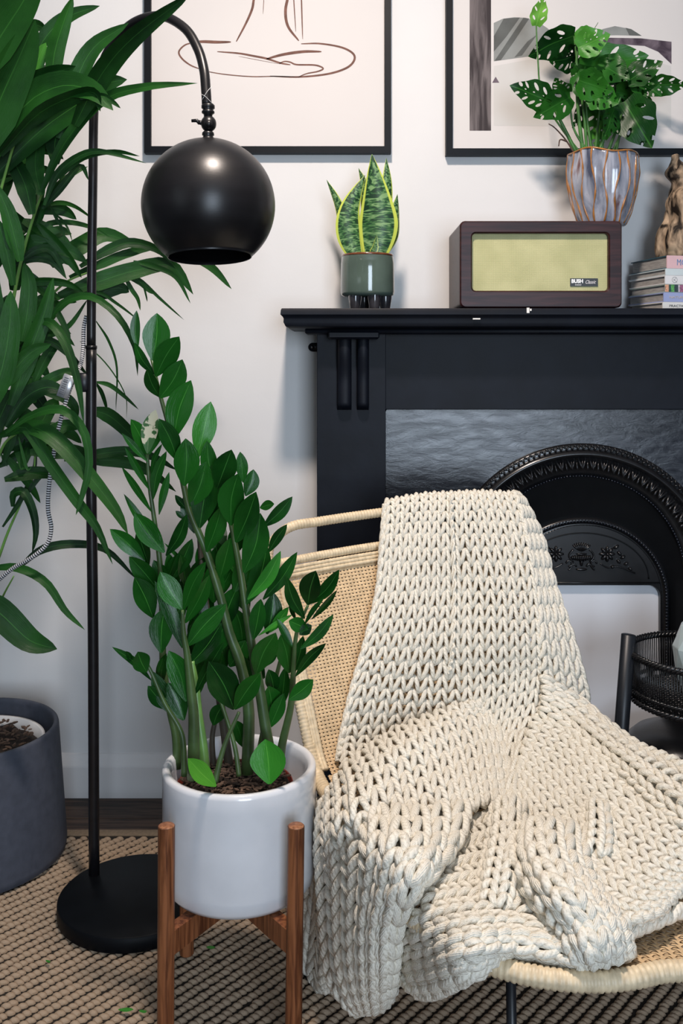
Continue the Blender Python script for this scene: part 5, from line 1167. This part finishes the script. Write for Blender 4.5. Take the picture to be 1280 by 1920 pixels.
# big smooth area of the seat, braids running away to the right
knit([[(955, 1500, .02), (975, 1420, .03), (1000, 1340, .03), (1015, 1268, .025)],
      [(965, 1580, .025), (1030, 1460, .03), (1075, 1370, .045), (1098, 1318, .04)],
      [(1010, 1650, .03), (1085, 1520, .03), (1140, 1430, .045), (1180, 1394, .05)],
      [(1090, 1710, .035), (1160, 1585, .03), (1215, 1480, .04), (1250, 1422, .05)],
      [(1160, 1742, .03), (1235, 1635, .03), (1290, 1520, .04), (1330, 1462, .05)],
      [(1235, 1720, .02), (1300, 1650, .02), (1370, 1560, .04), (1410, 1500, .05)]], 15, 19, seed=8)
# thick edge roll along the right of the blanket
knit([[(1012, 1262, .045), (1018, 1300, .055), (1010, 1340, .04)], [(1080, 1312, .04), (1078, 1345, .06), (1066, 1385, .04)], [(1140, 1358, .04), (1136, 1392, .065), (1124, 1430, .04)], [(1195, 1398, .045), (1190, 1432, .07), (1180, 1475, .04)], [(1250, 1420, .05), (1240, 1470, .07), (1225, 1520, .035)], [(1320, 1450, .05), (1300, 1510, .07), (1285, 1570, .03)]], 4, 15, seed=9)
# fat roll ending in an open knotted hem at the front
knit([[(968, 1560, .02), (985, 1548, .055), (1020, 1542, .07), (1070, 1548, .05), (1110, 1565, .025)],
      [(948, 1600, .02), (975, 1590, .07), (1022, 1590, .085), (1070, 1600, .06), (1110, 1620, .03)],
      [(958, 1650, .02), (995, 1640, .07), (1040, 1640, .085), (1085, 1648, .06), (1120, 1662, .03)],
      [(990, 1700, .02), (1030, 1690, .065), (1075, 1688, .08), (1115, 1692, .055), (1145, 1702, .025)],
      [(1030, 1748, .015), (1065, 1738, .05), (1105, 1732, .06), (1140, 1732, .05), (1168, 1742, .02)],
      [(1052, 1790, .01), (1085, 1782, .035), (1120, 1775, .045), (1150, 1768, .035), (1176, 1768, .015)],
      [(1066, 1806, .0), (1095, 1802, .015), (1125, 1798, .02), (1155, 1794, .015), (1180, 1786, .0)]], 6, 11, seed=10, yr_=.0060)
# small raised pleat on the seat
knit([[(1105, 1512, .03), (1118, 1505, .045), (1140, 1515, .03)], [(1098, 1560, .03), (1120, 1556, .05), (1150, 1570, .03)], [(1090, 1600, .03), (1115, 1600, .045), (1150, 1615, .03)]], 3, 5, seed=11)
# bound hems
def hem(pts, r=.0065, n=70):
    global KB
    P = smoothpath([drape(x, y, h) for x, y, h in pts], n)
    for ph in (0, math.pi):
        Q = [p + Vector((0, 0, 1))*.0042*math.sin(i*.75+ph) + Vector((.5, -.8, 0))*.0042*math.cos(i*.75+ph) for i, p in enumerate(P)]
        m = MB().tube(Q, r*.78, 8); KV.append(np.array([tuple(v) for v in m.v])); KU.append(np.array(m.uv)); 
        KF.append(np.array([f for f in m.f if len(f) == 4]) + KB); KB += len(m.v)
hem([(722, 946, .01), (716, 1020, .02), (708, 1110, .018), (686, 1205, .018), (660, 1295, .02), (640, 1385, .025), (634, 1425, .02)], .006, 90)
hem([(1120, 1740, .01), (1160, 1752, .01), (1200, 1738, .01), (1250, 1718, .01), (1320, 1690, .01)], .0085, 44)
hem([(745, 1830, .0), (790, 1862, .01), (830, 1856, .01), (885, 1826, .01), (950, 1788, .01), (1010, 1792, .01), (1066, 1806, .01), (1120, 1802, .01), (1176, 1790, .01)], .0065, 80)
hem([(845, 935, .025), (848, 1000, .03), (852, 1100, .03), (850, 1200, .03), (842, 1260, .03)], .0035, 70)
KVa = np.concatenate(KV); 
_d = KVa[:, :2] - np.array([wpX, wpY]); _r = np.linalg.norm(_d, axis=1); _in = (_r < rp + .002) & (KVa[:, 2] < zw + .01)
print('blanket verts pressed off the pot', int(_in.sum()), 'lowest', KVa[:, 2].min())
KVa[_in, :2] = np.array([wpX, wpY]) + _d[_in] / _r[_in, None] * (rp + .002)
KVa[:, 2] = np.maximum(KVa[:, 2], .0125)
KFa = np.concatenate(KF); KUa = np.concatenate(KU)
me = bpy.data.meshes.new('knitted_blanket'); me.vertices.add(len(KVa)); me.vertices.foreach_set('co', KVa.astype(np.float32).ravel())
nf = len(KFa); me.loops.add(nf*4); me.loops.foreach_set('vertex_index', KFa.astype(np.int32).ravel()); me.polygons.add(nf); me.polygons.foreach_set('loop_start', np.arange(0, nf*4, 4, dtype=np.int32))
me.polygons.foreach_set('loop_total', np.full(nf, 4, dtype=np.int32)); me.update(calc_edges=True); me.polygons.foreach_set('use_smooth', np.ones(nf, dtype=bool))
ul = me.uv_layers.new(name='UVMap'); ul.data.foreach_set('uv', KUa[KFa.ravel()].astype(np.float32).ravel()); me.materials.append(yarn_m)
tag(link('knitted_blanket', me), 'chunky knit cream cotton blanket draped over the rattan chair', 'blanket')
print('blanket faces', nf)

# ---------------------------------------------------------------- black wicker basket stand at the right
bX, bY = .752, 2.0 - D0; rzb = .474; RB = .148
bs = thing('basket_stand', 'black wicker basket on thick tilted legs at the right edge by the fireplace', 'basket', (bX, bY, 0))
for a, b in ((V(1178, 1190, 2.0), V(1156, 1480, 1.97)),):
    dirv = (b-a); B_ = a + dirv*((a.z-.016)/(a.z-b.z)); MB().tube([a + dirv*-.003, a, B_], [.0125, .0148, .0150], 28).build('leg', blackmetal_m, bs)
for ang in (20, -70):
    c = Vector((bX + (RB+.016)*math.cos(R(ang)), bY + (RB+.016)*math.sin(R(ang)), 0)); MB().tube([c + Vector((0, 0, .52)), c*1 + Vector((.02, 0, .016))], .0148, 28).build('leg', blackmetal_m, bs)
def circ(z, r, n=120): return [Vector((bX + r*math.cos(2*math.pi*i/n), bY + r*math.sin(2*math.pi*i/n), z)) for i in range(n)]
def twist(z, r, a, pr_, k, name):
    m = MB(); n = 360
    for ph in (0, 2*math.pi/3, 4*math.pi/3):
        m.tube([Vector((bX + (r + a*math.cos(k*t+ph))*math.cos(t), bY + (r + a*math.cos(k*t+ph))*math.sin(t), z + a*math.sin(k*t+ph))) for t in [2*math.pi*i/n for i in range(n)]], pr_, 6, closed=True)
    m.build(name, blackwick_m, bs)
twist(rzb, RB, .0038, .0038, 34, 'twisted_rim'); twist(rzb-.094, RB*.98, .0032, .0034, 30, 'twisted_rim'); twist(rzb-.075, RB*.985, .0025, .0024, 40, 'woven_band')
m = MB()
for i in range(170):
    t = 2*math.pi*i/170; a = Vector((bX + RB*math.cos(t), bY + RB*math.sin(t), rzb)); b = Vector((bX + RB*.98*math.cos(t), bY + RB*.98*math.sin(t), rzb-.094)); m.tube([a, b], .0013, 5)
o = m.build('wicker_rods', blackwick_m, bs); o['kind'] = 'stuff'
m = MB()
for i in range(26):
    y = -RB*.95 + RB*1.9*i/25; h_ = math.sqrt(max(0, (RB*.97)**2 - y*y)); m.tube([(bX-h_, bY+y, rzb-.092), (bX+h_, bY+y, rzb-.092)], .0018, 5); m.tube([(bX+y, bY-h_, rzb-.089), (bX+y, bY+h_, rzb-.089)], .0018, 5)
o = m.build('basket_floor', blackwick_m, bs); o['kind'] = 'stuff'
# dark rounded scuttle below it
cs = thing('coal_scuttle', 'black rounded container standing low on the floor beneath the wicker basket', 'container', (.745, -.36, 0))
MB().lathe([(.001, .0112), (.09, .0112), (.125, .04), (.135, .11), (.128, .20), (.118, .245), (.10, .262), (.06, .272), (.001, .275)], (.752, -.28, 0), 56).build('body', blackwick_m, cs)
m = MB(); m.ell((.620, -.28, .225), (.014, .012, .018), None, 14, 10); m.tube([(.622, -.28, .225), (.645, -.28, .20)], .006, 8); m.build('handle_knob', blackwick_m, cs)
# faceted vase
fvm = M_('pale_grey_glass', (.42, .50, .50), .12, .1, 12, coat=.5)
n = 9; vs = []; levels = [(.028, rzb-.0865), (.046, rzb-.045), (.052, rzb+.012), (.036, rzb+.058), (.020, rzb+.075), (.023, rzb+.092)]
vx, vy = X(1309, 2.0), bY - .0
for j, (r0, z) in enumerate(levels):
    for i in range(n):
        a = 2*math.pi*(i + .5*(j % 2))/n; vs.append((vx + r0*math.cos(a), vy + r0*math.sin(a), z))
fs = [tuple(range(n-1, -1, -1))]
for j in range(len(levels)-1):
    for i in range(n):
        a, b, c, d = j*n+i, j*n+(i+1) % n, (j+1)*n+(i+1) % n, (j+1)*n+i
        fs += [(a, b, c), (a, c, d)] if j % 2 else [(a, b, d), (b, c, d)]
vo = MB().add(vs, fs).build('faceted_vase', fvm, None, False); tag(vo, 'pale grey faceted vase standing in the black wicker basket', 'vase')
